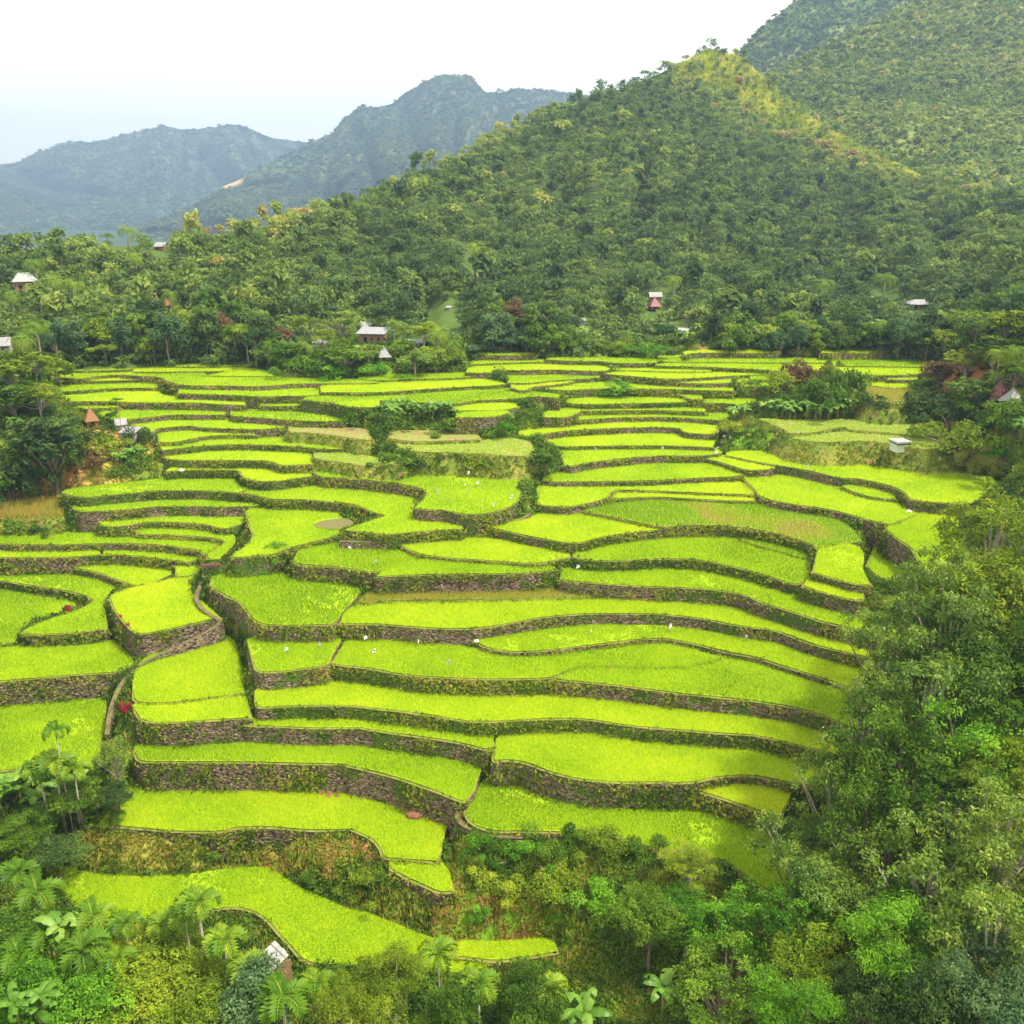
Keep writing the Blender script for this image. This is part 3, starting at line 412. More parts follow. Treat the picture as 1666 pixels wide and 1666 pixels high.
# the foot of the forest
for u in range(-250, 2001, 14):
    vf = np.interp(u, [-250, 80, 400, 760, 900, 1100, 1500, 1560, 1700], [560, 590, 580, 562, 570, 565, 568, 560, 500])
    p = at(u, vf - 3, 234 if u < 1520 else 234 - (u-1520)*.2); CT.append(tuple(p))
    p = at(u, vf - 3, 238 if u < 1520 else 238 - (u-1520)*.2); CT.append((p[0], p[1], p[2] + .6))
CT = np.array(CT)
GX = np.arange(-190, 190.1, 1.25); GY = np.arange(0, 250.1, 1.25)
gx, gy = np.meshgrid(GX, GY); fx, fy = gx.ravel(), gy.ravel()
gz = np.zeros(len(fx))
for s in range(0, len(fx), 4000):
    d2 = (fx[s:s+4000, None] - CT[None, :, 0])**2 + (fy[s:s+4000, None] - CT[None, :, 1])**2 + .05
    wv = 1 / d2**1.6; gz[s:s+4000] = (wv * CT[None, :, 2]).sum(1) / wv.sum(1)
gz = gz.reshape(gx.shape)
for _ in range(22):
    q_ = gz.copy(); q_[1:-1, 1:-1] = (gz[:-2, 1:-1]+gz[2:, 1:-1]+gz[1:-1, :-2]+gz[1:-1, 2:]+gz[1:-1, 1:-1]*2)/6; gz = q_
gz = gz.ravel()
gz += (fbm(fx/9, fy/9, 4, 3) - .5) * 2.0
TOPZ = np.full(len(fx), -99.0); clampz = np.full(len(fx), 1e9)
for t in TP:
    P = t['P']; mn = P.min(0) - 2; mx_ = P.max(0) + 2
    idx = np.where((fx > mn[0]) & (fx < mx_[0]) & (fy > mn[1]) & (fy < mx_[1]))[0]
    if not len(idx): continue
    ins = inside(P, fx[idx], fy[idx]); dd = segdist(P, fx[idx], fy[idx])
    near = ins | (dd < 1.7)
    clampz[idx[near]] = np.minimum(clampz[idx[near]], t['z'] - .5)
    TOPZ[idx[ins]] = np.maximum(TOPZ[idx[ins]], t['z'])
m_ = clampz < 1e8
gz[m_] = np.minimum(gz[m_], clampz[m_])
ny, nx = gx.shape
ii = np.arange(nx*ny).reshape(ny, nx)
GF = np.stack([ii[:-1, :-1].ravel(), ii[:-1, 1:].ravel(), ii[1:, 1:].ravel(), ii[1:, :-1].ravel()], 1)
def pxof(X, Y, Z):                       # where a point of the scene stands in the photograph
    f = Y*math.cos(TH) - (Z-H)*math.sin(TH); up = Y*math.sin(TH) + (Z-H)*math.cos(TH)
    return 833 + FOC*X/f, 833 - FOC*up/f
gu, gv = pxof(fx, np.maximum(fy, 1), gz)
def patch(u, v, polys, soft=14):
    m = np.zeros(len(u))
    for p in polys:
        p = np.array(pp(p)); ins = inside(p, u, v); d = segdist(p, u, v)
        m = np.maximum(m, np.where(ins, np.clip(d/soft + .35, 0, 1), np.clip(.35 - d/soft, 0, 1)))
    return m
fn = fbm(fx/3, fy/3, 4, 9)
red = patch(gu, gv, ["90,640 160,680 250,690 258,745 205,795 120,812 20,835 10,780 80,735", "1540,560 1620,520 1640,560 1600,620 1530,640", "730,1440 790,1440 850,1540 900,1570 880,1590 780,1560 740,1500", "930,1500 960,1530 930,1580 905,1580",
      "600,1360 640,1410 620,1440 560,1400 550,1350", "1050,590 1130,560 1260,560 1290,600 1200,600", "1266,560 1330,555 1336,585 1270,585","1060,520 1110,540 1100,575 1060,570"]) * np.clip((fn-.38)*6, 0, 1)
dry = patch(gu, gv, ["90,1370 150,1345 520,1350 600,1400 500,1440 330,1425 150,1420", "640,1430 800,1440 880,1540 700,1560 560,1480", "150,690 260,740 250,800 130,790", "1060,570 1250,700 1400,745 1600,770 1666,700 1500,690 1300,690 1200,700", "1270,560 1500,560 1500,585 1280,580"]) * np.clip((fn-.3)*5, 0, 1)
lush = patch(gu, gv, ["740,1360 1060,1380 1180,1440 1100,1500 900,1500 760,1440", "1190,660 1260,700 1300,740 1190,745", "970,620 1100,635 1090,665 980,650", "440,590 660,600 640,625 440,625", "1560,740 1666,720 1666,770 1560,765", "800,690 850,690 880,740 800,740", "620,1480 760,1380 1180,1420 1250,1500 1200,1666 1000,1666 900,1600 780,1560"])
ground = obj('ground', mesh('ground', np.stack([fx, fy, gz], 1), GF, M['ground'], {'red': ('POINT', red), 'dry': ('POINT', dry), 'lush': ('POINT', lush)}, smooth=True))
tag(ground, kind='structure')
def gheight(X, Y):
    i = np.clip((np.asarray(X) - GX[0]) / 1.25, 0, nx - 1.001); j = np.clip((np.asarray(Y) - GY[0]) / 1.25, 0, ny - 1.001)
    i0 = i.astype(int); j0 = j.astype(int); a = i - i0; b = j - j0; Z = gz.reshape(ny, nx)
    return Z[j0, i0]*(1-a)*(1-b) + Z[j0, i0+1]*a*(1-b) + Z[j0+1, i0]*(1-a)*b + Z[j0+1, i0+1]*a*b
def topz(X, Y):                          # highest terrace over a point, or -99
    X = np.atleast_1d(np.asarray(X, float)); Y = np.atleast_1d(np.asarray(Y, float)); o = np.full(len(X), -99.)
    for t in TP:
        mn = t['P'].min(0); mx_ = t['P'].max(0)
        q = np.where((X > mn[0]) & (X < mx_[0]) & (Y > mn[1]) & (Y < mx_[1]))[0]
        if len(q):
            i_ = inside(t['P'], X[q], Y[q]); o[q[i_]] = np.maximum(o[q[i_]], t['z'])
    return o
M['lowland'] = noisemix('lowland', [(.025, .055, .02), (.01, .45, .6, (.04, .08, .03))], bump=0)
lo_ = obj('terrain', mesh('terrain', np.array([(-4900,-280,-12),(4900,-280,-12),(4900,6600,-12),(-4900,6600,-12)]), [(0,1,2,3)], M['lowland'])); tag(lo_, kind='structure')

# ---------------------------------------------------------------- hills and mountains
class Sheet:
    """a hillside: for every column its foot and its ridge, each a pixel row at a distance"""
    def __init__(s, name, cols, nu, nv, relief, rs, pw=.8, seed=1, back=(1.12, -.12), fine=0):
        C = np.array(cols, float); u = np.linspace(C[0, 0], C[-1, 0], nu)
        vf, Yf, vr, Yr = [np.interp(u, C[:, 0], C[:, k]) for k in (1, 2, 3, 4)]
        vr = vr + (fbm(u/40, u*0+seed, 4, seed)-.5) * (16 if name == 'mountain' else 9)
        S = np.linspace(0, 1, nv); U, SS = np.meshgrid(u, S)
        v = vf + (vr - vf) * SS**pw; Y = Yf + (Yr - Yf) * SS
        relief = relief*np.clip((Yr - Yf)/480, 0, 1)[None, :]**1.2
        n = 1 - np.abs(2*vnoise(U/rs + SS*1.3, SS*1.7 + U/(rs*3), 0, seed) - 1)
        n2 = 1 - np.abs(2*vnoise(U/(rs*.42) - SS*1.1, SS*3.1, 0, seed+5) - 1)
        Y = Y + (n - .5) * relief * np.sin(np.pi*SS)**.7 + (n2 - .5) * relief * .45 * np.sin(np.pi*SS)**.7 + (fbm(U/14, SS*nv/5, 3, seed+9)-.5)*fine
        Z = H - Y * g(v); X = Y * ((U-833)/FOC) / (math.cos(TH) - (v-833)/FOC*math.sin(TH))
        s.X, s.Y, s.Z, s.U, s.V = X, Y, Z, U, v; s.nu = nu; s.nv = nv
        rows = [np.stack([X, Y, Z], 2)]
        top = rows[0][-1]; zr = top[:, 2] - top[:, 2].min()
        for k, (a, b) in enumerate([(1.04, .05), (1.15, .25), (1.4, .7)]):
            q = top.copy(); q[:, 0] *= a; q[:, 1] *= a; q[:, 2] -= b * (top[:, 2] + 20) ; rows.append(q[None])
        A = np.concatenate(rows, 0); s.A = A; n_v = A.shape[0]
        ii = np.arange(n_v*nu).reshape(n_v, nu)
        s.F = np.stack([ii[:-1, :-1].ravel(), ii[:-1, 1:].ravel(), ii[1:, 1:].ravel(), ii[1:, :-1].ravel()], 1)
        s.UV = np.concatenate([np.stack([U, v], 2), np.repeat(np.stack([U, v], 2)[-1:], 3, 0)], 0).reshape(-1, 2)
        s.name = name
    def build(s, mat, attrs=None):
        s.o = obj(s.name, mesh(s.name, s.A.reshape(-1, 3), s.F, mat, attrs, smooth=True)); tag(s.o, kind='structure'); return s
    def scatter(s, n, rng, vmin=-60, vmax=2000):
        X, Y, Z = s.X, s.Y, s.Z
        e1 = np.stack([X[:-1, 1:]-X[:-1, :-1], Y[:-1, 1:]-Y[:-1, :-1], Z[:-1, 1:]-Z[:-1, :-1]], 2)
        e2 = np.stack([X[1:, :-1]-X[:-1, :-1], Y[1:, :-1]-Y[:-1, :-1], Z[1:, :-1]-Z[:-1, :-1]], 2)
        ar = np.linalg.norm(np.cross(e1, e2), axis=2)
        ok = (s.V[:-1, :-1] > vmin) & (s.V[:-1, :-1] < vmax) & (s.U[:-1, :-1] > -90) & (s.U[:-1, :-1] < 1760)
        ar = np.where(ok, ar, 0).ravel(); c = rng.choice(len(ar), n, p=ar/ar.sum()); j, i = np.divmod(c, s.nu-1)
        a, b = rng.random(n), rng.random(n)
        def L_(Q): return Q[j, i]*(1-a)*(1-b)+Q[j, i+1]*a*(1-b)+Q[j+1, i]*(1-a)*b+Q[j+1, i+1]*a*b
        return np.stack([L_(X), L_(Y), L_(Z)], 1), np.stack([L_(s.U), L_(s.V)], 1)
M['scrub'] = noisemix('scrub_slope', [(.11, .17, .035), (.02, .45, .6, (.20, .23, .06)), (.05, .55, .7, (.28, .22, .10)), (.2, .45, .6, (.07, .12, .025))], bump=.6, bscale=.15)
M['hill'] = noisemix('hill_soil', [(.05, .095, .014), (.03, .45, .6, (.08, .13, .02)), (.08, .55, .7, (.12, .14, .04))], bump=0, attr=[('meadow', (.30, .38, .05))])
M['far'] = noisemix('far_slope', [(.035, .065, .03), (.006, .45, .56, (.08, .12, .04)), (.016, .54, .66, (.14, .13, .08)), (.04, .5, .65, (.02, .045, .025))], bump=.8, bscale=.06, attr=[('meadow', (.42, .30, .16))])
HILL = Sheet('hill', [(-450,604,216,412,330),(-100,604,218,412,330),(0,604,219,408,330),(100,602,220,402,330),(230,602,222,398,335),(330,602,223,392,345),(450,602,223,362,375),(600,602,224,325,430),(750,602,225,252,520),(900,602,226,182,600),(1050,602,226,128,680),
   (1150,602,226,82,720),(1200,602,226,92,720),(1270,602,226,150,690),(1340,602,226,208,660),(1420,600,225,248,620),(1480,596,224,280,580),(1560,590,215,305,520),(1666,560,190,335,430),(1800,545,175,360,400),(2100,540,160,360,350)], 330, 150, 84, 130, .8, 3, fine=3)
mead = patch(HILL.UV[:, 0], HILL.UV[:, 1], ["1080,88 1150,74 1200,86 1280,150 1350,205 1440,240 1500,280 1500,300 1420,275 1340,240 1250,195 1230,185 1180,150 1090,110"], 24)
HILL.build(M['hill'], {'meadow': ('POINT', mead)})
B1 = Sheet('hill', [(1080,330,560,190,800),(1180,330,560,140,900),(1260,330,560,116,930),(1330,330,570,82,950),(1400,330,580,48,970),(1480,330,590,6,1000),(1560,330,590,-50,1030),(1700,335,590,-100,1050),(2100,340,590,-160,1100)], 160, 90, 75, 150, .85, 11, fine=4).build(M['scrub'], {'meadow': ('POINT', np.zeros(160*93))})
B2 = Sheet('hill', [(1050,260,1100,190,1400),(1150,260,1100,128,1450),(1195,260,1100,96,1480),(1240,260,1100,46,1500),(1290,260,1100,4,1520),(1340,260,1100,-40,1550),(1500,260,1100,-110,1600),(2000,260,1100,-120,1700)], 120, 60, 70, 130, .85, 17, fine=5).build(M['scrub'], {'meadow': ('POINT', np.zeros(120*63))})
M0 = Sheet('mountain', [(-400,440,2600,230,4300),(-120,440,2600,268,4300),(0,440,2600,296,4200),(60,440,2600,318,4100),(120,440,2600,346,4000),(190,440,2600,376,3900),(260,440,2600,405,3800),(420,440,2600,430,3800)], 110, 60, 240, 70, .8, 23, fine=8).build(M['far'], {'meadow': ('POINT', np.zeros(110*63))})
M1 = Sheet('mountain', [(-400,440,2890,250,4930),(-60,440,2890,245,4930),(0,440,2890,266,4930),(30,440,2890,262,4930),(60,440,2890,246,4930),(84,440,2890,239,4930),(150,440,2890,230,4930),(200,440,2890,217,4930),(240,440,2890,206,4930),(270,440,2890,203,4930),(300,440,2890,209,4930),(340,440,2890,208,4930),(372,440,2890,202,4930),(400,440,2890,208,4930),(440,440,2890,226,4930),
    (480,440,2890,232,4930),(560,440,2890,232,4930),(700,440,2890,240,4930),(1000,440,2890,300,4930)], 260, 110, 700, 75, .8, 29, fine=26).build(M['far'], {'meadow': ('POINT', np.zeros(260*113))})
M2 = Sheet('mountain', [(150,440,1700,420,2550),(250,440,1700,364,2720),(320,440,1700,330,2890),(380,440,1700,296,3060),(440,440,1700,262,3145),(500,440,1700,232,3315),(540,440,1700,216,3400),(555,440,1700,192,3400),(590,440,1700,166,3400),(610,440,1700,172,3400),(640,440,1700,174,3400),(660,440,1700,152,3485),(685,440,1700,132,3485),(705,440,1700,124,3485),
    (760,440,1700,123,3485),(775,440,1700,134,3485),(790,440,1700,148,3485),(830,440,1700,147,3485),(860,440,1700,144,3485),(905,440,1700,151,3485),(960,440,1700,160,3485),(1100,440,1700,190,3485),(1250,440,1700,260,3400)], 260, 120, 480, 70, .85, 37, fine=22)
M2.build(M['far'], {'meadow': ('POINT', patch(M2.UV[:, 0], M2.UV[:, 1], ["332,304 338,294 372,290 402,292 392,300 366,308 345,308"], 5))})
# ---------------------------------------------------------------- the terraces
M['rice'] = leafmat('rice_leaves', [(0, (.11, .25, .003)), (.35, (.28, .47, .005)), (.7, (.46, .62, .010)), (1, (.68, .70, .03))], objvar=.34, trans=.5, rough=.55, spec=.2, noise=.45, nscale=.13)
M['drygrass'] = leafmat('dry_grass', [(0, (.14, .20, .02)), (.4, (.34, .36, .04)), (.75, (.46, .42, .07)), (1, (.44, .28, .10))], objvar=.3, trans=.35, noise=.8, nscale=.25)
M['fallow'] = leafmat('fallow_grass', [(0, (.13, .28, .008)), (.45, (.22, .40, .01)), (.62, (.40, .38, .07)), (1, (.40, .29, .12))], objvar=0, trans=.4, noise=.3, nscale=.4)
M['weeds'] = leafmat('wall_weeds', [(0, (.045, .085, .010)), (.35, (.12, .18, .014)), (.65, (.26, .31, .02)), (.85, (.38, .36, .05)), (1, (.34, .22, .09))], objvar=.3, trans=.4, noise=.5, nscale=.35)
def blades(P, h, spread, wd, rng, k=4, tint=None, lean=.35):
    """k leaning blades (one triangle each) per tuft position"""
    n = len(P); h = np.broadcast_to(h, n); a = rng.random((n, k)) * 2*np.pi
    hh = h[:, None] * rng.uniform(.6, 1.1, (n, k)); ln = rng.uniform(.05, lean, (n, k)) * hh
    bx = P[:, None, 0] + rng.normal(0, spread, (n, k)); by = P[:, None, 1] + rng.normal(0, spread, (n, k)); bz = np.repeat(P[:, 2][:, None], k, 1)
    wx, wy = -np.sin(a)*wd, np.cos(a)*wd
    V = np.stack([np.stack([bx-wx, by-wy, bz], 2), np.stack([bx+wx, by+wy, bz], 2), np.stack([bx+np.cos(a)*ln, by+np.sin(a)*ln, bz+hh], 2)], 2).reshape(-1, 3)
    F = np.arange(len(V)).reshape(-1, 3)
    tn = np.clip((rng.random(n) if tint is None else tint)[:, None] + rng.normal(0, .08, (n, k)), 0, 1).ravel()
    return V, F, tn
def rhombs(C, Nn, size, rng, asp=.5, bend=0):
    n = len(C); Nn = Nn / (np.linalg.norm(Nn, axis=1)[:, None] + 1e-9)
    r = rng.normal(size=(n, 3)); a = np.cross(Nn, r); a /= np.linalg.norm(a, axis=1)[:, None] + 1e-9; b = np.cross(Nn, a)
    s = np.broadcast_to(size, n)[:, None]
    V = np.stack([C - a*s, C - b*s*asp, C + a*s - Nn*s*bend, C + b*s*asp], 1).reshape(-1, 3)
    return V, np.arange(len(V)).reshape(-1, 4)
FLOOR = {'r': 'rice_floor', 'y': 'grass_floor', 'g': 'grass_floor', 'b': 'brown_floor', 'f': 'fallow_floor'}
CATN = {'r': ('rice_terrace', 'rice terrace'), 'y': ('grass_terrace', 'fallow terrace'), 'g': ('grass_terrace', 'fallow terrace'), 'b': ('bare_terrace', 'fallow terrace'), 'f': ('fallow_terrace', 'fallow terrace')}
def inset(P, F_n, d):
    """shrink the outline by d along the visible front only"""
    n = len(P); Q = P.copy()
    area = .5*np.sum(P[:, 0]*np.roll(P[:, 1], -1) - np.roll(P[:, 0], -1)*P[:, 1]); sgn = 1 if area > 0 else -1
    for i in range(n):
        if i >= F_n and i < n: 
            continue
        t = P[(i+1) % n] - P[(i-1) % n]; L_ = np.hypot(*t)
        if L_ < 1e-6: continue
        Q[i] = P[i] + sgn*np.array([-t[1], t[0]])/L_*d
    return Q
M['bankside'] = noisemix('grassy_bank', [(.13, .19, .02), (.25, .45, .58, (.26, .26, .04)), (.5, .56, .66, (.22, .12, .06)), (1.5, .5, .7, (.07, .11, .012))], bump=.6)
rt = np.random.default_rng(11)
POOL = [(509, 853), (522, 847), (545, 844), (562, 842), (575, 848), (574, 856), (556, 862), (530, 861), (514, 858)]
for ti, t in enumerate(TP):
    P = t['P']; z = t['z']; kind = t['kind']; nF = len(t['F']); n = len(P)
    nm, cat = CATN[kind]; c = P.mean(0); dist = c[1]
    root = empty(nm, (c[0], c[1], z)); tag(root, t['lab'], cat, group='terraces stepping down the valley')
    O = np.array([c[0], c[1], z])
    # --- wall: outline dropped to the field below, leaning slightly outwards, with an uneven face
    area = .5*np.sum(P[:, 0]*np.roll(P[:, 1], -1) - np.roll(P[:, 0], -1)*P[:, 1]); sgn = 1 if area > 0 else -1
    T_ = np.roll(P, -1, 0) - np.roll(P, 1, 0); T_ /= np.linalg.norm(T_, axis=1)[:, None] + 1e-9
    out = sgn*np.stack([T_[:, 1], -T_[:, 0]], 1)
    rows = 5; Vw = []
    for r_ in range(rows):
        f = r_/(rows-1); zz = z - t['dep']*f
        off = (.10 if kind in 'rf' else .75)*t['dep']*f + (vnoise(P[:, 0]*.9, P[:, 1]*.9, zz*.9, 5) - .5)*.35*(0.35 + f) + (0 if r_ else .0)
        dz = (vnoise(P[:, 0]*.35, P[:, 1]*.35, 0, 8) - .5)*.16 if r_ == 0 else 0
        Vw.append(np.stack([P[:, 0] + out[:, 0]*off, P[:, 1] + out[:, 1]*off, np.full(n, zz) + dz], 1))
    Vw = np.concatenate(Vw) - O
    Fw = []
    for r_ in range(rows-1):
        for i in range(n):
            j = (i+1) % n; q = (r_*n+i, (r_+1)*n+i, (r_+1)*n+j, r_*n+j); Fw.append(q if sgn > 0 else q[::-1])
    wmat = M['stone'] if (kind == 'r' and vnoise(np.array([c[0]/25]), np.array([c[1]/25]), 0, 4)[0] > .38) or t['dep'] > 4.2 else M['stonemoss']
    if kind not in 'rf': wmat = M['bankside']
    me = mesh('stone_wall', Vw, np.array(Fw), wmat, smooth=False); obj('stone_wall', me, root)
    # --- bank on top of the wall, then the planted field set back from it
    tri = tessellate_polygon([[Vector((p[0], p[1], 0)) for p in P]])
    top = np.concatenate([P + out*.04, np.zeros((n, 1))], 1); top[:, :2] -= c; top[:, 2] = Vw[:n, 2] + .012
    tri = [tuple(f) if True else f for f in tri]
    obj('earth_bank', mesh('earth_bank', top, tri, M['bund']), root)
    Q = inset(P, nF, .30 if dist < 140 else .26)
    ft = np.concatenate([Q - c, np.full((n, 1), .13 if kind in 'rf' else .10)], 1)
    V0 = ft; F0 = [tuple(f) for f in tessellate_polygon([[Vector((p[0], p[1], 0)) for p in Q]])]
    obj('field_floor', mesh('field_floor', V0, F0, M[FLOOR[kind]]), root)
    # --- plants
    s = float(np.clip(.0018*dist, .16, .42))
    mn, mx_ = Q.min(0), Q.max(0); mn[0] = max(mn[0], -(mx_[1]*.66)-3); mx_[0] = min(mx_[0], mx_[1]*.66+3)
    gx_, gy_ = np.meshgrid(np.arange(mn[0], mx_[0], s), np.arange(mn[1], mx_[1], s*(1.5 if dist < 105 else 1.15)))
    q = np.stack([gx_.ravel(), gy_.ravel()], 1); q += rt.normal(0, s*(.12 if dist < 105 else .22), q.shape)
    q = q[inside(Q, q[:, 0], q[:, 1])]
    if 'muddy pool' in t['lab']:
        uu, vv = pxof(q[:, 0], q[:, 1], np.full(len(q), z)); q = q[~inside(np.array(POOL), uu, vv)]
    if kind == 'b': q = q[rt.random(len(q)) < .12]
    if kind == 'g': q = q[rt.random(len(q)) < .75]
    if len(q):
        pn = fbm(q[:, 0]/7, q[:, 1]/7, 4, 21); 
        if kind == 'r' and ti % 3 == 0: q = q[(rt.random(len(q)) < np.clip((pn - .22)*9, .5, 1))]; pn = fbm(q[:, 0]/7, q[:, 1]/7, 4, 21)
        hh = {'r': .42, 'f': .45, 'y': .55, 'g': .22, 'b': .2}[kind]; 
        if 'tall dry' in t['lab']: hh = 1.4
        zt = np.full(len(q), .06)
        tint = np.clip(.25 + .5*pn + (rt.normal(0, .10) if kind == 'r' else 0) + rt.normal(0, .11, len(q)) + {'y': .1, 'g': .0}.get(kind, 0), 0, 1)
        if kind == 'f':
            uu, vv = pxof(q[:, 0], q[:, 1], np.full(len(q), z))
            br = patch(uu, vv, ["1110,820 1150,818 1230,835 1330,850 1370,880 1300,885 1240,860 1150,850"], 14)
            tint = np.clip(.12 + .3*pn + br*.62*np.clip(.4+pn, 0, 1), 0, 1)
        if len(q):
            wd = .022 + .00017*dist
            V, F, tn = blades(np.stack([q[:, 0]-c[0], q[:, 1]-c[1], zt], 1), hh, s*.3, wd, rt, 5 if dist < 150 else 4, tint)
            crop = obj('rice_crop' if kind == 'r' else 'grass_cover', mesh('crop', V, F, M[{'r': 'rice', 'f': 'fallow', 'g': 'fallow'}.get(kind, 'drygrass')], {'tint': ('FACE', tn)}), root)
    # --- weeds hanging over the lip and growing on the wall face
    Ff = t['F']; seg = np.array(resample([tuple(p) for p in Ff], .35 + .0016*dist)); 
    if len(seg) > 3:
        tt = np.gradient(seg, axis=0); tt /= np.linalg.norm(tt, axis=1)[:, None] + 1e-9; oo = sgn*np.stack([tt[:, 1], -tt[:, 0]], 1)
        C = []; Nr = []; tn = []
        cov = fbm(seg[:, 0]/8, seg[:, 1]/8, 4, 31)
        k1 = 2 if dist > 150 else 3
        for _ in range(k1):                                        # lip
            m1 = rt.random(len(seg)) < .45 + cov*.8
            p = seg[m1] + oo[m1]*rt.uniform(-.25, .25, (m1.sum(), 1))
            C.append(np.concatenate([p, z + rt.uniform(-.40, .20, (len(p), 1))], 1)); Nr.append(np.concatenate([oo[m1]*.8, np.full((len(p), 1), .6)], 1)); tn.append(np.clip(cov[m1]*.8 + rt.normal(.12, .12, len(p)), 0, 1))
        for _ in range(int(3 + t['dep']*3.6)):                     # face
            f0 = rt.random(len(seg)); cv = fbm(seg[:, 0]/3.5, seg[:, 1]/3.5 + f0*t['dep']/3.0, 5, 33)*1.5 - .25
            m1 = rt.random(len(seg)) < np.clip(((cov+cv)/2 - (.45 if wmat == M['stone'] else .34))*8, 0.06, .95)
            f = f0[m1][:, None]
            p = seg[m1] + oo[m1]*(.24 + (.12 if kind in 'rf' else .75)*t['dep']*f + rt.uniform(-.05, .12, f.shape))
            C.append(np.concatenate([p, z - f*(t['dep'] - .5)], 1)); Nr.append(np.concatenate([oo[m1], np.full((len(p), 1), .35)], 1)); tn.append(np.clip(-.02 + cv[m1]*.75 + rt.normal(0, .13, len(p)), 0, 1))
        C = np.concatenate(C); C[:, :2] += rt.normal(0, .28, (len(C), 1))*np.array([[1, .3]]); Nr = np.concatenate(Nr); tn = np.concatenate(tn)
        if len(C):
            C = np.repeat(C, 3, 0) + rt.normal(0, .09, (len(C)*3, 3)); Nr = np.repeat(Nr, 3, 0) + rt.normal(0, .5, (len(C), 3)); tn = np.clip(np.repeat(tn, 3) + rt.normal(0, .1, len(C)), 0, 1)
            V, F = rhombs(C - O, Nr, rt.uniform(.12, .24, len(C)) * (1 if dist < 130 else 1.3), rt, .5)
            obj('wall_weeds', mesh('wall_weeds', V, F, M['weeds'], {'tint': ('FACE', tn)}), root)
# ---------------------------------------------------------------- finding the ground under a pixel
_V = []; _F = []; _b = 0
for A_, F_ in ((np.stack([fx, fy, gz], 1), GF), (HILL.A.reshape(-1, 3), HILL.F)):
    _V += A_.tolist(); _F += (F_ + _b).tolist(); _b = len(_V)
for t in TP:
    n = len(t['P']); _V += [(p[0], p[1], t['z'] + .05) for p in t['P']]
    tr_ = tessellate_polygon([[Vector((p[0], p[1], 0)) for p in t['P']]]); _F += [tuple(i + _b for i in f) for f in tr_]; _b = len(_V)
BV = BVHTree.FromPolygons(_V, _F)
def ray(u, v):
    xn = (u-833)/FOC; yn = (v-833)/FOC
    return Vector((xn, math.cos(TH) - yn*math.sin(TH), -math.sin(TH) - yn*math.cos(TH))).normalized()
def hit(u, v):
    h = BV.ray_cast(Vector((0, 0, H)), ray(u, v))
    return h[0]
def drop(X, Y, z=400):
    h = BV.ray_cast(Vector((X, Y, z)), Vector((0, 0, -1)))
    return h[0].z if h[0] else 0.0
def mpp(p): return (Vector(p) - Vector((0, 0, H))).length / FOC      # metres per photo pixel at p

# ---------------------------------------------------------------- foliage materials
def greens(name, a, b, c, **k): M[name] = leafmat(name, [(0, a), (.5, b), (1, c)], **k)
greens('leaf_dark', (.025, .060, .014), (.060, .120, .026), (.15, .24, .045), objvar=.5)
greens('leaf_mid', (.032, .085, .008), (.09, .19, .014), (.23, .37, .03), objvar=.5)
greens('leaf_yellow', (.08, .14, .008), (.19, .29, .015), (.40, .47, .035), objvar=.4)
greens('leaf_bright', (.04, .13, .008), (.11, .28, .014), (.26, .50, .03), objvar=.4)
greens('leaf_grey', (.05, .12, .012), (.13, .24, .022), (.34, .44, .06), objvar=.4, spec=.3, rough=.45)
greens('leaf_blue', (.03, .08, .03), (.075, .155, .055), (.17, .28, .10), objvar=.4)
greens('leaf_rust', (.10, .065, .03), (.19, .125, .05), (.30, .22, .09), objvar=.3)
greens('palm_leaf', (.04, .11, .006), (.12, .25, .010), (.36, .46, .03), objvar=.4, spec=.2, rough=.5)
greens('banana_leaf', (.06, .16, .012), (.15, .31, .03), (.32, .46, .08), objvar=.4, spec=.3, rough=.4)
greens('red_leaf', (.22, .012, .02), (.50, .02, .05), (.65, .06, .10), objvar=.2, trans=.3)
M['forest'] = leafmat('forest_leaves', [(0, (.035, .080, .020)), (.25, (.080, .150, .030)), (.5, (.145, .235, .040)), (.7, (.24, .33, .05)), (.88, (.38, .41, .07)), (1, (.36, .25, .10))], objvar=0, trans=.35, spec=.2)

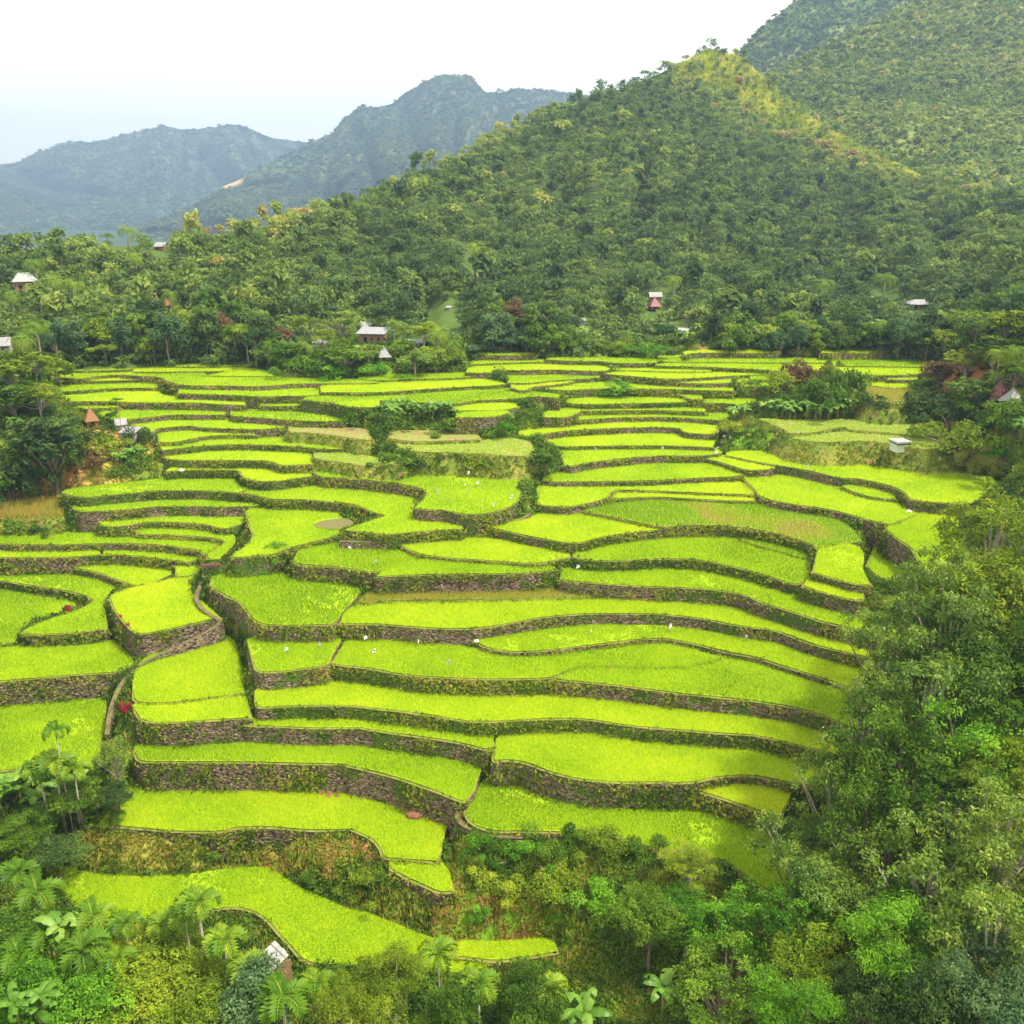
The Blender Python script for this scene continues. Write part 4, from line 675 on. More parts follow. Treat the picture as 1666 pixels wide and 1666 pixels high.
M['farforest'] = leafmat('far_forest_leaves', [(0, (.018, .04, .02)), (.4, (.055, .10, .035)), (.75, (.15, .20, .06)), (1, (.24, .23, .09))], objvar=0, trans=.3, spec=.1)
KINDS_T = {   # lobes, crown centre, crown radii, lobe radius range, shell
 'round':    (16, (0, 0, 6.4), (3.3, 3.3, 2.6), (1.1, 1.8)),
 'tall':     (14, (0, 0, 6.2), (1.7, 1.7, 3.6), (.9, 1.4)),
 'umbrella': (15, (0, 0, 7.8), (4.3, 4.3, .9), (1.0, 1.7)),
 'airy':     (20, (0, 0, 6.6), (3.8, 3.8, 3.0), (.6, 1.15)),
 'feather':  (18, (0, 0, 5.6), (3.2, 3.2, 3.2), (.8, 1.3))}
def tree_arrays(kind, seed, nleaf, ls, limbs=True):
    rng = np.random.default_rng(seed); nl, cc, cr, lr = KINDS_T[kind]
    if nleaf > 3000: nl = int(nl*2.1); lr = (lr[0]*.5, lr[1]*.8)
    d = rng.normal(size=(nl, 3)); d /= np.linalg.norm(d, axis=1)[:, None]; rr_ = rng.uniform(.25, 1.12, nl)**.7
    d[:, 2] = np.where(d[:, 2] < -.35, -d[:, 2], d[:, 2])
    LC = np.array(cc) + d * rr_[:, None] * np.array(cr); LR = rng.uniform(*lr, nl)
    flat = .45 if kind == 'umbrella' else .8
    k = rng.choice(nl, nleaf, p=LR**2/np.sum(LR**2))
    e = rng.normal(size=(nleaf, 3)); e /= np.linalg.norm(e, axis=1)[:, None]
    e[:, 2] = np.where((e[:, 2] < -.25) & (rng.random(nleaf) < .7), -e[:, 2], e[:, 2])
    wob = 1 + .35*(vnoise(e[:, 0]*2.2 + k, e[:, 1]*2.2, e[:, 2]*2.2, seed) - .5)
    rs = rng.uniform(.62, 1.06, nleaf) * wob
    if nleaf > 3000:                       # leaves gathered on twigs
        tw = nleaf//13; j = rng.integers(0, tw, nleaf); k = k[:tw][j]; e = e[:tw][j]; rs = rng.uniform(.5, 1.22, tw)[j] * wob[:tw][j]
        C = LC[k] + e * (LR[k]*rs)[:, None] * np.array([1, 1, flat]) + rng.normal(0, .19, (nleaf, 3))*np.array([1, 1, .55])
        Nn = e*.6 + np.array([0, 0, .55]) + rng.normal(0, .5, (nleaf, 3)); ttw = rng.normal(0, .15, tw)[j]
    else:
        C = LC[k] + e * (LR[k]*rs)[:, None] * np.array([1, 1, flat]); ttw = 0
        Nn = e*.8 + np.array([0, 0, .45]) + rng.normal(0, .45, (nleaf, 3))
    V, F = rhombs(C, Nn, rng.uniform(.7, 1.3, nleaf)*ls, rng, .42 if kind != 'feather' else .22, bend=.3)
    lt = rng.normal(0, .13, nl)
    tint = np.clip(.5 + lt[k] + ttw + rng.normal(0, .12, nleaf), .02, .98)
    m = MB(); hz = cc[2] - cr[2]*.35
    tr = .24 if kind != 'tall' else .18
    m.tube([(0, 0, -3.5), (0, 0, 0), (.12, .08, hz*.5), (.05, -.1, hz), (0, 0, cc[2]+cr[2]*.3)], [tr*1.3, tr, tr*.8, tr*.55, tr*.2], 7)
    if limbs:
        for i in np.argsort(-LR)[:18 if limbs is True else limbs]:
            s_ = Vector((0, 0, hz*rng.uniform(.5, .95))); e_ = Vector(LC[i]); md = (s_ + e_)/2 + Vector((0, 0, -.35))
            m.tube([s_, md, e_, e_ + (e_ - md)*.08], [tr*.42, tr*.3, tr*.16, .02], 5, cap=False)
    rr2 = np.hypot(C[:, 0], C[:, 1]); SIZES[kind] = (2*np.percentile(rr2, 95), C[:, 2].mean(), C[:, 2].min())
    return V, F, tint, m
SIZES = {}
PROTO = {}
SZ = {}
def proto(kind, mat, lod, seed):
    key = (kind, mat, lod, seed)
    if key not in PROTO:
        n, ls = {'near': (14500, .125), 'mid': (3200, .26), 'belt': (1300, .40)}[lod]
        if kind == 'airy': n = int(n*.45)
        V, F, tn, m = tree_arrays(kind, seed*17+3, n, ls, True if lod != 'belt' else 4)
        SZ[key] = SIZES[kind]
        PROTO[key] = (mesh('crown', V, F, M[mat], {'tint': ('FACE', tn)}), m.data('trunk', M['palebark'] if mat in ('leaf_grey', 'leaf_yellow') else M['bark'], True))
    return PROTO[key]
def put_tree(loc, size, kind, mat, lod, seed, label, group, name='broadleaf_tree', cat='tree', sz=None, rz=None):
    """size: crown width in metres"""
    proto(kind, mat, lod, seed); base = SZ[(kind, mat, lod, seed)][0]
    s = size / base; sz = sz*s if sz else s
    r = empty(name, loc, random.Random(seed*31+int(loc[0]*7)).random()*6.28 if rz is None else rz, (s, s, (sz or s)))
    tag(r, label, cat, group)
    cm, tm = proto(kind, mat, lod, seed)
    obj('trunk', tm, r); obj('crown', cm, r); return r

# ---------------------------------------------------------------- palms and bananas
def frond(m_V, m_F, m_T, base, az, el, L_, droop, nl, ll, w_, rng, tint, vshape=.5):
    P = []; p = np.array(base, float); e = el
    for i in range(nl + 1):
        P.append(p.copy()); st = L_/nl
        p = p + st*np.array([math.cos(az)*math.cos(e), math.sin(az)*math.cos(e), math.sin(e)]); e -= droop/nl*(1 + 1.2*i/nl)
    P = np.array(P); side = np.array([-math.sin(az), math.cos(az), 0])
    b = len(m_V)
    for i in range(1, nl):
        f = i/nl; l = ll*math.sin(math.pi*min(1, .12 + f*.9))**.6; t = P[i+1] - P[i-1]; t /= np.linalg.norm(t); up = np.cross(side, t)*-1
        for sg in (1, -1):
            d = side*sg*.85 + t*.55 + up*(vshape) + rng.normal(0, .06, 3); d /= np.linalg.norm(d)
            q = P[i]; e_ = q + d*l + np.array([0, 0, -.16*l*(1 if vshape < .4 else .5)])
            k = len(m_V); m_V += [tuple(q - t*w_), tuple(q + d*l*.5 - t*w_*1.1 + up*.03), tuple(e_), tuple(q + d*l*.5 + t*w_*1.1), ]
            m_F.append((k, k+1, k+2, k+3)); m_T.append(tint + rng.normal(0, .07))
    for i in range(nl):
        r_ = .035*(1 - i/nl) + .008; k = len(m_V)
        m_V += [tuple(P[i] - side*r_), tuple(P[i] + side*r_), tuple(P[i+1] + side*r_), tuple(P[i+1] - side*r_)]; m_F.append((k, k+1, k+2, k+3)); m_T.append(.9)
def palm_proto(kind, seed):
    rng = np.random.default_rng(seed); V = []; F = []; T = []; m = MB()
    if kind == 'coconut':      # crown 6 m wide, trunk height 1 unit scaled separately
        for i in range(20):
            el = rng.uniform(-.5, 1.15); frond(V, F, T, (0, 0, 0), i*2.4 + rng.normal(0, .1), el, rng.uniform(2.9, 3.5), 1.5, 12, .75, .07, rng, .35 + .25*rng.random() + (.2 if el < 0 else 0), .1)
        m.tube([(0, 0, -14), (.5, .2, -9), (.55, .2, -4), (0, 0, 0)], [.2, .16, .13, .11], 7)
        for i in range(7): a = i*.9; m.tube([(math.cos(a)*.22, math.sin(a)*.22, -.35), (math.cos(a)*.24, math.sin(a)*.24, -.1)], [.13, .1], 5)
    else:                       # areca: slender trunk, short arching plumes
        for i in range(9):
            el = rng.uniform(.25, 1.2); frond(V, F, T, (0, 0, 0), i*2.4 + rng.normal(0, .1), el, rng.uniform(1.7, 2.2), 1.7, 12, .75, .12, rng, .3 + .35*rng.random(), .45)
        m.tube([(.1, 0, -14), (.05, .05, -6), (0, 0, -.9)], [.1, .085, .08], 6); m.tube([(0, 0, -.95), (0, 0, -.6), (0, 0, 0.05)], [.1, .115, .05], 6)
    return mesh('fronds', np.array(V), np.array(F), M['palm_leaf'], {'tint': ('FACE', np.clip(T, 0, 1))}), m.data('trunk', M['palebark'], True)
PP = {(k, i): palm_proto(k, 50+i) for k in ('coconut', 'areca') for i in range(3)}
def banana_proto(seed, nst=3):
    rng = np.random.default_rng(seed); V = []; F = []; T = []; m = MB()
    for s_ in range(nst):
        bx, by = (rng.normal(0, .7, 2) if nst > 1 else (0, 0)); hh = rng.uniform(1.6, 2.6)
        m.tube([(bx, by, -1), (bx, by, hh*.5), (bx + .05, by, hh)], [.17, .14, .08], 6)
        for i in range(8):
            az = i*2.4 + rng.normal(0, .2); e = rng.uniform(.7, 1.35); L_ = rng.uniform(1.7, 2.4); dr = rng.uniform(1.2, 2.3); nl = 9; p = np.array([bx, by, hh - .1]); tint = rng.uniform(.2, .8)
            side = np.array([-math.sin(az), math.cos(az), 0]); prev = None
            for j in range(nl + 1):
                f = j/nl; w_ = .36*math.sin(math.pi*min(1, .06 + f*.94))**.55 if j else .03
                sag = np.array([0, 0, -.12*w_/.3])
                row = [p - side*w_ + sag, p, p + side*w_ + sag]
                if prev is not None and j > 1:
                    for a_ in (0, 1):
                        if rng.random() < .06: continue
                        sh = rng.uniform(0, .35)*(w_) if rng.random() < .5 else 0      # torn edges
                        k = len(V); q = [prev[a_], prev[a_+1], row[a_+1], row[a_]]
                        if sh: q[0 if a_ == 0 else 1] = q[0 if a_ == 0 else 1] + np.array([0, 0, -sh])
                        V += [tuple(x) for x in q]; F.append((k, k+1, k+2, k+3)); T.append(tint + rng.normal(0, .06))
                prev = row
                p = p + L_/nl*np.array([math.cos(az)*math.cos(e), math.sin(az)*math.cos(e), math.sin(e)]); e -= dr/nl*(1 + f)
    return mesh('leaves', np.array(V), np.array(F), M['banana_leaf'], {'tint': ('FACE', np.clip(T, 0, 1))}), m.data('stem', M['bund'], True)
BP = [banana_proto(80+i, 3) for i in range(4)] + [banana_proto(90+i, 1) for i in range(3)]
def bush_proto(seed, mat, fine=False):
    rng = np.random.default_rng(seed); nl = 15; LC = np.stack([rng.normal(0, .62, nl), rng.normal(0, .62, nl), rng.uniform(.1, .95, nl)], 1); LR = rng.uniform(.22, .55, nl); n = 3600 if fine else 1500
    k = rng.integers(0, nl, n); e = rng.normal(size=(n, 3)); e /= np.linalg.norm(e, axis=1)[:, None]; e[:, 2] = np.abs(e[:, 2])*.9 + e[:, 2]*.1
    C = LC[k] + e*(LR[k]*rng.uniform(.6, 1.1, n))[:, None]; C[:, 2] = np.maximum(C[:, 2], .02)
    V, F = rhombs(C, e + rng.normal(0, .5, (n, 3)), rng.uniform(.05, .1, n)*(.75 if fine else 1.15), rng, .45, .2)
    m = MB()
    for i in range(5): m.tube([(0, 0, -.4), tuple(LC[i]*.6), tuple(LC[i])], [.05, .03, .01], 4, cap=False)
    lt = rng.normal(0, .12, nl)
    return mesh('foliage', V, F, M[mat], {'tint': ('FACE', np.clip(.5 + lt[k] + rng.normal(0, .14, n), 0, 1))}), m.data('stems', M['bark'])
BU = {}
def put_bush(loc, size, mat, seed, label, group=None, name='bush', cat='bush', hz=1.0, fine=False):
    key = (mat, seed % 3, fine)
    if key not in BU: BU[key] = bush_proto(seed % 3 + 200, mat, fine)
    r = empty(name, loc, (seed*1.7) % 6.28, (size*.55, size*.55, size*.55*hz)); tag(r, label, cat, group)
    obj('stems', BU[key][1], r); obj('foliage', BU[key][0], r); return r
def put_palm(u, v, dpx, drop_px, kind, i, label, group, Y=None):
    """crown centre at pixel (u, v), crown dpx wide, its foot drop_px lower down the picture"""
    if Y is None:
        b = hit(u, v + drop_px); Y = b.y
    p = at(u, v, Y); s = dpx*mpp(p)/(5.0 if kind == 'coconut' else 2.9)
    gz_ = drop(p[0], p[1], p[2]) if Y < 2000 else 0
    r = empty('coconut_palm' if kind == 'coconut' else 'areca_palm', tuple(p), (i*2.1) % 6.28, s); tag(r, label, 'palm tree', group)
    fm, tm = PP[(kind, i % 3)]; t_ = obj('trunk', tm, r); obj('fronds', fm, r)
    t_.scale = (1, 1, max(.15, (p[2] - gz_ + .4)/s/13.5)); return r
def put_banana(loc, s, i, label, group):
    r = empty('banana_plant', loc, (i*1.3) % 6.28, s); tag(r, label, 'banana plant', group)
    lm, sm = BP[i % len(BP)]; obj('stem', sm, r); obj('leaves', lm, r); return r
ORD = ['nearest', 'second', 'third', 'fourth', 'fifth', 'sixth', 'seventh', 'eighth', 'ninth', 'tenth', 'eleventh', 'twelfth', 'thirteenth', 'fourteenth', 'fifteenth', 'sixteenth', 'seventeenth', 'eighteenth', 'nineteenth', 'twentieth']
def ordn(k): return ORD[k] if k < len(ORD) else '%dth' % (k + 1) if (k+1) % 10 not in (1, 2, 3) else '%d%s' % (k+1, {1: 'st', 2: 'nd', 3: 'rd'}[(k+1) % 10])
# ---------------------------------------------------------------- the forest on the hill
LM = [(38, 452, 'the white hillside house'), (150, 560, 'the paddies left end'), (266, 488, 'the forest thatched huts'), (376, 545, 'the tall coconut palm'), (520, 540, 'the village tin roof'), (607, 530, 'the big brown village house'), (720, 540, 'the village knoll palm'),
      (790, 400, 'the forest coconut palm'), (860, 550, 'the top paddies bluish tree'), (946, 522, 'the pale forest roof'), (1064, 488, 'the red cone-roofed hut'), (1112, 530, 'the low white shed'), (1200, 545, 'the fallen pale trunk'), (1306, 575, 'the red clay mound'), (1440, 455, 'the right forest palm'), (1497, 492, 'the flat grey roof'), (1600, 560, 'the right-hand slope')]
PALM_PX = [(375,536),(52,530),(36,552),(208,374),(52,428),(222,418),(278,478),(332,502),(774,402),(1440,452),(1340,462),(90,455),(120,462),(1095,455),(20,480)]
HOUSE_PX = [(38, 450), (262, 395), (266, 490), (1064, 487), (1112, 528), (945, 520), (1497, 490), (720, 500)]
rf = np.random.default_rng(5)
Pn, UVn = HILL.scatter(36000, rf, vmin=60, vmax=598)
mm = patch(UVn[:, 0], UVn[:, 1], ["1080,88 1150,74 1200,86 1280,150 1350,205 1440,240 1500,280 1500,300 1420,275 1340,240 1250,195 1230,185 1180,150 1090,110"], 8)
keep = ~((mm > .5) & (rf.random(len(mm)) > .10)); Pn, UVn = Pn[keep], UVn[keep]
cell = {}; sel = []
for i, p in enumerate(Pn):
    md = 3.05; k = (int(p[0]//6), int(p[1]//6))
    if all(math.hypot(p[0]-q[0], p[1]-q[1]) > md for a in (-1, 0, 1) for b in (-1, 0, 1) for q in cell.get((k[0]+a, k[1]+b), [])):
        cell.setdefault(k, []).append(p); sel.append(i)
Pn, UVn = Pn[sel], UVn[sel]
# leave the huts and the little forest meadow clear
clear = np.zeros(len(Pn), bool)
for (a, b) in HOUSE_PX: clear |= (np.abs(UVn[:, 0]-a) < 24) & (UVn[:, 1] > b - 2) & (UVn[:, 1] < b + 62)
for (a, b) in PALM_PX: clear |= (np.abs(UVn[:, 0]-a) < 20) & (UVn[:, 1] > b + 12) & (UVn[:, 1] < b + 75)
clear |= (np.abs(UVn[:, 0]-600) < 170) & (UVn[:, 1] > 535)
clear |= (np.abs(UVn[:, 0]-725) < 34) & (UVn[:, 1] > 480) & (UVn[:, 1] < 580)
clear |= patch(UVn[:, 0], UVn[:, 1], ["1265,540 1500,545 1520,575 1265,575", "930,545 1150,545 1150,600 930,600"], 4) > .5
Pn, UVn = Pn[~clear], UVn[~clear]
order = np.argsort(np.linalg.norm(Pn - np.array([0, 0, H]), axis=1)); Pn, UVn = Pn[order], UVn[order]
NB = 214
KN = ['round', 'round', 'tall', 'umbrella', 'airy', 'round', 'feather']
KD = {'round': 'rounded', 'tall': 'slender upright', 'umbrella': 'flat-topped', 'airy': 'open-crowned', 'feather': 'feathery'}
MD = {'leaf_dark': 'dark green', 'leaf_mid': 'mid green', 'leaf_yellow': 'yellow-green', 'leaf_blue': 'bluish green', 'leaf_grey': 'grey-green', 'leaf_rust': 'rust-brown', 'leaf_bright': 'bright green'}
ZM = {'round': 1.0, 'tall': 1.3, 'umbrella': 1.15, 'airy': 1.0, 'feather': .7}
info = []
for i in range(NB):
    u, v = UVn[i]; l = min(range(len(LM)), key=lambda k: math.hypot(LM[k][0]-u, LM[k][1]-v))
    info.append((l, 'left' if u < LM[l][0] else 'right', math.hypot(LM[l][0]-u, LM[l][1]-v)))
for i in range(NB):
    p = Pn[i]; kd = KN[rf.integers(len(KN))]; u, v = UVn[i]
    pr = [.40, .22, .08, .20, .08, .02] if u > 350 else [.32, .26, .18, .12, .10, .02]
    mt = ['leaf_dark', 'leaf_mid', 'leaf_yellow', 'leaf_blue', 'leaf_grey', 'leaf_rust'][rf.choice(6, p=pr)]
    l, side, d = info[i]; k = sum(1 for q in info if q[0] == l and q[1] == side and q[2] < d)
    lab = '%s %s tree, %s one %s of %s' % (MD[mt], KD[kd], ordn(k), side, LM[l][2])
    sz = rf.uniform(5.8, 9.6) * {'tall': .62, 'umbrella': 1.15}.get(kd, 1)
    put_tree((p[0], p[1], p[2] - .30*sz*ZM[kd]), sz, kd, mt, 'belt', int(rf.integers(3)), lab, 'single trees at the foot of the forest', sz=rf.uniform(.9, 1.25))
# the rest of the wood as one mass
def wood(name, P, size, nleaf, ls, rng, label, squash=1.0, mask=None, tintmap=None, mat='forest', sink=3.6, far=False):
    protos = []
    for s_ in range(10):
        kd = ['round', 'round', 'tall', 'umbrella', 'round', 'airy', 'round', 'feather', 'umbrella', 'round'][s_]
        V, F, tn, m = tree_arrays(kd, 300 + s_, nleaf, ls, False)
        if far: kd = 'round'; V, F, tn, m = tree_arrays(kd, 300 + s_, nleaf, ls, False)
        V = V.copy(); sc_ = 1/{'round': 8.6, 'tall': 5.8, 'umbrella': 10.4, 'airy': 8.8, 'feather': 7.6}[kd]
        V *= sc_; V[:, 2] -= sink*sc_
        mv = np.array(m.V)*sc_; mf = [f for f in m.F if len(f) == 4]; mv[:, 2] -= sink*sc_
        protos.append((V, F, tn, mv, np.array(mf)))
    pk = rng.integers(0, len(protos), len(P)); AV = []; AF = []; AT = []; AI = []; b = 0
    for s_, (V, F, tn, mv, mf) in enumerate(protos):
        q = np.where(pk == s_)[0]; n = len(q)
        if not n: continue
        a = rng.random(n)*6.28; sz = size(P[q])*np.exp(rng.normal(0, .26, n)); zs = sz*squash*rng.uniform(.85, 1.3, n)
        ca, sa = np.cos(a)[:, None], np.sin(a)[:, None]
        base_t = np.clip(rng.normal(.35, .16, n) + (tintmap(P[q]) if tintmap else 0), 0, 1)
        for (vv, ff, tt, isl) in ((V, F, tn, 0), (mv, mf, None, 1)):
            if isl and nleaf < 60: continue
            X = (vv[None, :, 0]*ca - vv[None, :, 1]*sa)*sz[:, None] + P[q][:, 0:1]; Y = (vv[None, :, 0]*sa + vv[None, :, 1]*ca)*sz[:, None] + P[q][:, 1:2]; Z = vv[None, :, 2]*zs[:, None] + P[q][:, 2:3]
            AV.append(np.stack([X, Y, Z], 2).reshape(-1, 3)); nv = len(vv)
            AF.append((ff[None] + (np.arange(n)*nv)[:, None, None]).reshape(-1, 4) + b); b += n*nv
            if isl: AT.append(np.full(n*len(ff), .5)); AI.append(np.ones(n*len(ff), np.int32))
            else: AT.append(np.clip(base_t[:, None] + (tt[None] - .5)*.35, 0, 1).ravel()); AI.append(np.zeros(n*len(ff), np.int32))
    o = obj(name, mesh(name, np.concatenate(AV), np.concatenate(AF), None, {'tint': ('FACE', np.concatenate(AT))}, mats=[M[mat], M['bark']], mi=np.concatenate(AI)))
    tag(o, label, 'forest', kind='stuff'); return o
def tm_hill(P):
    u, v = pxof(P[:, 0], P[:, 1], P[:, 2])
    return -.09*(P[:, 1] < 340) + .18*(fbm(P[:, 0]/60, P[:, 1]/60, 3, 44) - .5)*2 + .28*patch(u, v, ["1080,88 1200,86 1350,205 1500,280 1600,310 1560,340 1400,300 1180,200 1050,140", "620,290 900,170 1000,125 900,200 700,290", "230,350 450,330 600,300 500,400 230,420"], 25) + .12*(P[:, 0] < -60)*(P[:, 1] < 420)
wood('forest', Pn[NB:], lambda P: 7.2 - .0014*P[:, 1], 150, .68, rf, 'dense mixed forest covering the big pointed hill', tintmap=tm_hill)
Pf, UVf = HILL.scatter(9000, rf, vmin=400, vmax=600)
Pf = Pf[(Pf[:, 1] < 320)]; uf, vf_ = pxof(Pf[:, 0], Pf[:, 1], Pf[:, 2]); bad = np.zeros(len(Pf), bool)
for (a, b) in HOUSE_PX + [(607, 545), (560, 560), (680, 560), (625, 585)]: bad |= (np.abs(uf-a) < 22) & (vf_ > b - 4) & (vf_ < b + 40)
bad |= (np.abs(uf-725) < 34) & (vf_ > 490) & (vf_ < 560)
wood('undergrowth', Pf[~bad], lambda P: np.full(len(P), 4.2), 80, .9, rf, 'bushy undergrowth between the trees at the forest foot', squash=.9, sink=4.0, far=True, tintmap=lambda P: rf.normal(0, .08, len(P)) + .05)
# meadow tufts on the sunny ridge
M['ridge'] = leafmat('ridge_grass_blades', [(0, (.14, .24, .015)), (.35, (.36, .44, .03)), (.7, (.62, .60, .06)), (1, (.55, .38, .12))], objvar=0, trans=.35)
Pm, UVm = HILL.scatter(36000, rf, vmin=60, vmax=320)
km = patch(UVm[:, 0], UVm[:, 1], ["1080,88 1150,74 1200,86 1280,150 1350,205 1440,240 1500,280 1500,300 1420,275 1340,240 1250,195 1230,185 1180,150 1090,110"], 8) > .4
Pm = Pm[km]
V, F, tn = blades(Pm, 1.8, .9, .45, rf, 5, np.clip(fbm(Pm[:, 0]/14, Pm[:, 1]/14, 3, 5)*.8, 0, .75), .8)
tag(obj('ridge_grass', mesh('ridge_grass', V, F, M['ridge'], {'tint': ('FACE', tn)})), 'sunlit yellow grass along the ridge of the pointed hill', 'grass', kind='stuff')
def thin(P, md):
    cell = {}; out = []
    for i, p in enumerate(P):
        k = (int(p[0]//md), int(p[1]//md))
        if k in cell: continue
        cell[k] = 1; out.append(i)
    return out
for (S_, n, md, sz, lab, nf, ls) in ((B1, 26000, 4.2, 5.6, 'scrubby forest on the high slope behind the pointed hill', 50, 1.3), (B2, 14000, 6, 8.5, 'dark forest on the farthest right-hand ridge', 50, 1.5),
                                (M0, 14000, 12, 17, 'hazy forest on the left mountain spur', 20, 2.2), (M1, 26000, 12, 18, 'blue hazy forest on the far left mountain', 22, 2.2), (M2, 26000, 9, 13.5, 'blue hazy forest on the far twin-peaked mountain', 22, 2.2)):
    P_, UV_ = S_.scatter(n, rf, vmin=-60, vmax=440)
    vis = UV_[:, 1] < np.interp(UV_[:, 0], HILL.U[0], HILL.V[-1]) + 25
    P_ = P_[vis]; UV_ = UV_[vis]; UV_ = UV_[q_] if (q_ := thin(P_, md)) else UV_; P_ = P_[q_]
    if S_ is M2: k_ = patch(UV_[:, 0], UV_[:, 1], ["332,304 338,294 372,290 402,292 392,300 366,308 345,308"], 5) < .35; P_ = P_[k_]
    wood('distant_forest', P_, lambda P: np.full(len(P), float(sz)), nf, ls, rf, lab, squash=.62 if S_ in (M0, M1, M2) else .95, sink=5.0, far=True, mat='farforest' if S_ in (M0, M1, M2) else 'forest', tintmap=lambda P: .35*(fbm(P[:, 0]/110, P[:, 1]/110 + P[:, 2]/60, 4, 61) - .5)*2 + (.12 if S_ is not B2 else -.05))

# ---------------------------------------------------------------- undergrowth on banks, gullies and slopes
ru = np.random.default_rng(21)
def undergrowth():
    n0 = 300000
    Y = 40 + 205*ru.random(n0)**np.where(np.arange(n0) % 2, .85, 1.9); X = (ru.random(n0)*2 - 1)*(Y*.64 + 6)
    z = gheight(X, Y); tz = topz(X, Y); ok = tz < -50
    X, Y, z = X[ok], Y[ok], z[ok]; u, v = pxof(X, Y, z)
    ok = (u > -60) & (u < 1730) & (v < 1800); X, Y, z, u, v = [a[ok] for a in (X, Y, z, u, v)]
    redm = np.interp(np.zeros(len(X)), [0], [0])
    i = np.clip(np.round((X - GX[0])/1.25).astype(int), 0, nx-1); j = np.clip(np.round((Y - GY[0])/1.25).astype(int), 0, ny-1)
    rd = red.reshape(ny, nx)[j, i]; dy = dry.reshape(ny, nx)[j, i]; lu = lush.reshape(ny, nx)[j, i]
    nz = fbm(X/6, Y/6, 4, 71)
    kp = ru.random(len(X)) < (1 - .8*rd)*np.clip(.25 + nz, 0, 1)*np.clip(1.2 - (Y-60)/260, .3, 1)
    X, Y, z, rd, dy, lu, nz = [a[kp] for a in (X, Y, z, rd, dy, lu, nz)]
    m = len(X); hgt = np.where(lu > .3, .3 + 1.2*np.clip(fbm(X/4, Y/4, 3, 79)-.4, 0, 1), np.where(dy > .3, .5, .35 + 1.5*np.clip(nz-.45, 0, 1)**1.0 * 2.2))
    k = 13; e = ru.normal(size=(m, k, 3)); e /= np.linalg.norm(e, axis=2)[:, :, None]; e[:, :, 2] = np.abs(e[:, :, 2])
    C = np.stack([X, Y, z], 1)[:, None] + e*np.stack([np.full(m, .55), np.full(m, .55), hgt], 1)[:, None]*ru.uniform(.5, 1.15, (m, k, 1))*(1 + Y/260)[:, None, None]
    n4 = fbm(X/2.5, Y/2.5, 4, 77); t = np.clip(.30 + .5*(nz-.5) + .38*np.clip(dy, 0, 1) + .16*lu + .9*(n4-.5), 0, 1)
    tint = np.clip(t[:, None] + ru.normal(0, .10, (m, k)), 0, 1).ravel()
    V, F = rhombs(C.reshape(-1, 3), (e + ru.normal(0, .45, e.shape)).reshape(-1, 3), np.repeat(.13 + .0011*Y, k)*ru.uniform(.7, 1.3, m*k), ru, .42, .2)
    tag(obj('undergrowth', mesh('undergrowth', V, F, M['undergrowth'], {'tint': ('FACE', tint)})), 'wild green undergrowth on the banks and slopes round the terraces', 'undergrowth', kind='stuff')
    q = (dy > .15) | (rd > .1) | (ru.random(m) < .3)
    pz = np.stack([X[q], Y[q], z[q]], 1); pz = np.repeat(pz, 2, 0) + ru.normal(0, .4, (q.sum()*2, 3))*np.array([1, 1, .1])
    V, F, tn = blades(pz, .75, .18, .05, ru, 5, np.clip(.45 + np.repeat(dy[q], 2)*.3 + np.repeat(rd[q], 2)*.25 + ru.normal(0, .1, len(pz)), 0, 1), .6)
    tag(obj('wild_grass', mesh('wild_grass', V, F, M['drygrass'], {'tint': ('FACE', tn)})), 'dry yellow and reddish grass on the earth banks', 'grass', kind='stuff')
M['undergrowth'] = leafmat('undergrowth_leaves', [(0, (.025, .07, .008)), (.35, (.07, .15, .012)), (.6, (.16, .27, .018)), (.8, (.28, .30, .03)), (1, (.36, .22, .07))], objvar=0, trans=.4, noise=.3, nscale=.2)
undergrowth()
Yo = ru.uniform(15, 215, 5200); Xo = ru.uniform(-165, 165, 5200); zo = gheight(Xo, Yo); uo, vo = pxof(Xo, Yo, zo + 5)
ok = ((uo > 1666 + 26000/Yo) | (uo < -8500/Yo)) & (np.abs(Xo) > 12) & (topz(Xo, Yo) < -50)
Po = np.stack([Xo, Yo, zo], 1)[ok]; Po = Po[thin(Po, 5.5)]
wood('forest', Po, lambda P: np.full(len(P), 9.0), 420, .5, ru, 'thick green woods covering the side slopes of the valley', sink=3.0)
# ---------------------------------------------------------------- near and middle trees, one by one
CCZ = {'round': 6.4, 'tall': 6.2, 'umbrella': 7.8, 'airy': 6.6, 'feather': 5.6}
def tree_px(u, v, dpx, Y, kind, mat, lod, seed, label, group):
    if Y > 130: b_ = hit(u, v + .60*dpx); Y = b_.y if b_ is not None and 120 < b_.y < 300 else Y
    p = at(u, v, Y); w_ = dpx*mpp(p); proto(kind, mat, lod, seed); base, cc_, _ = SZ[(kind, mat, lod, seed)]; s = w_/base
    gz_ = float(gheight(p[0], p[1])); t_ = topz(p[0], p[1])[0]; gz_ = max(gz_, t_)
    sz = min(max((p[2]-gz_+.3)/cc_, .7*s), 1.5*s)
    if p[2] - cc_*sz - 3.3*sz > gz_: print('FLOATING', u, v, round(p[2] - cc_*sz - 3.3*sz - gz_, 1))
    put_tree((p[0], p[1], p[2]-cc_*sz), w_, kind, mat, lod, seed, label, group, sz=sz/s)
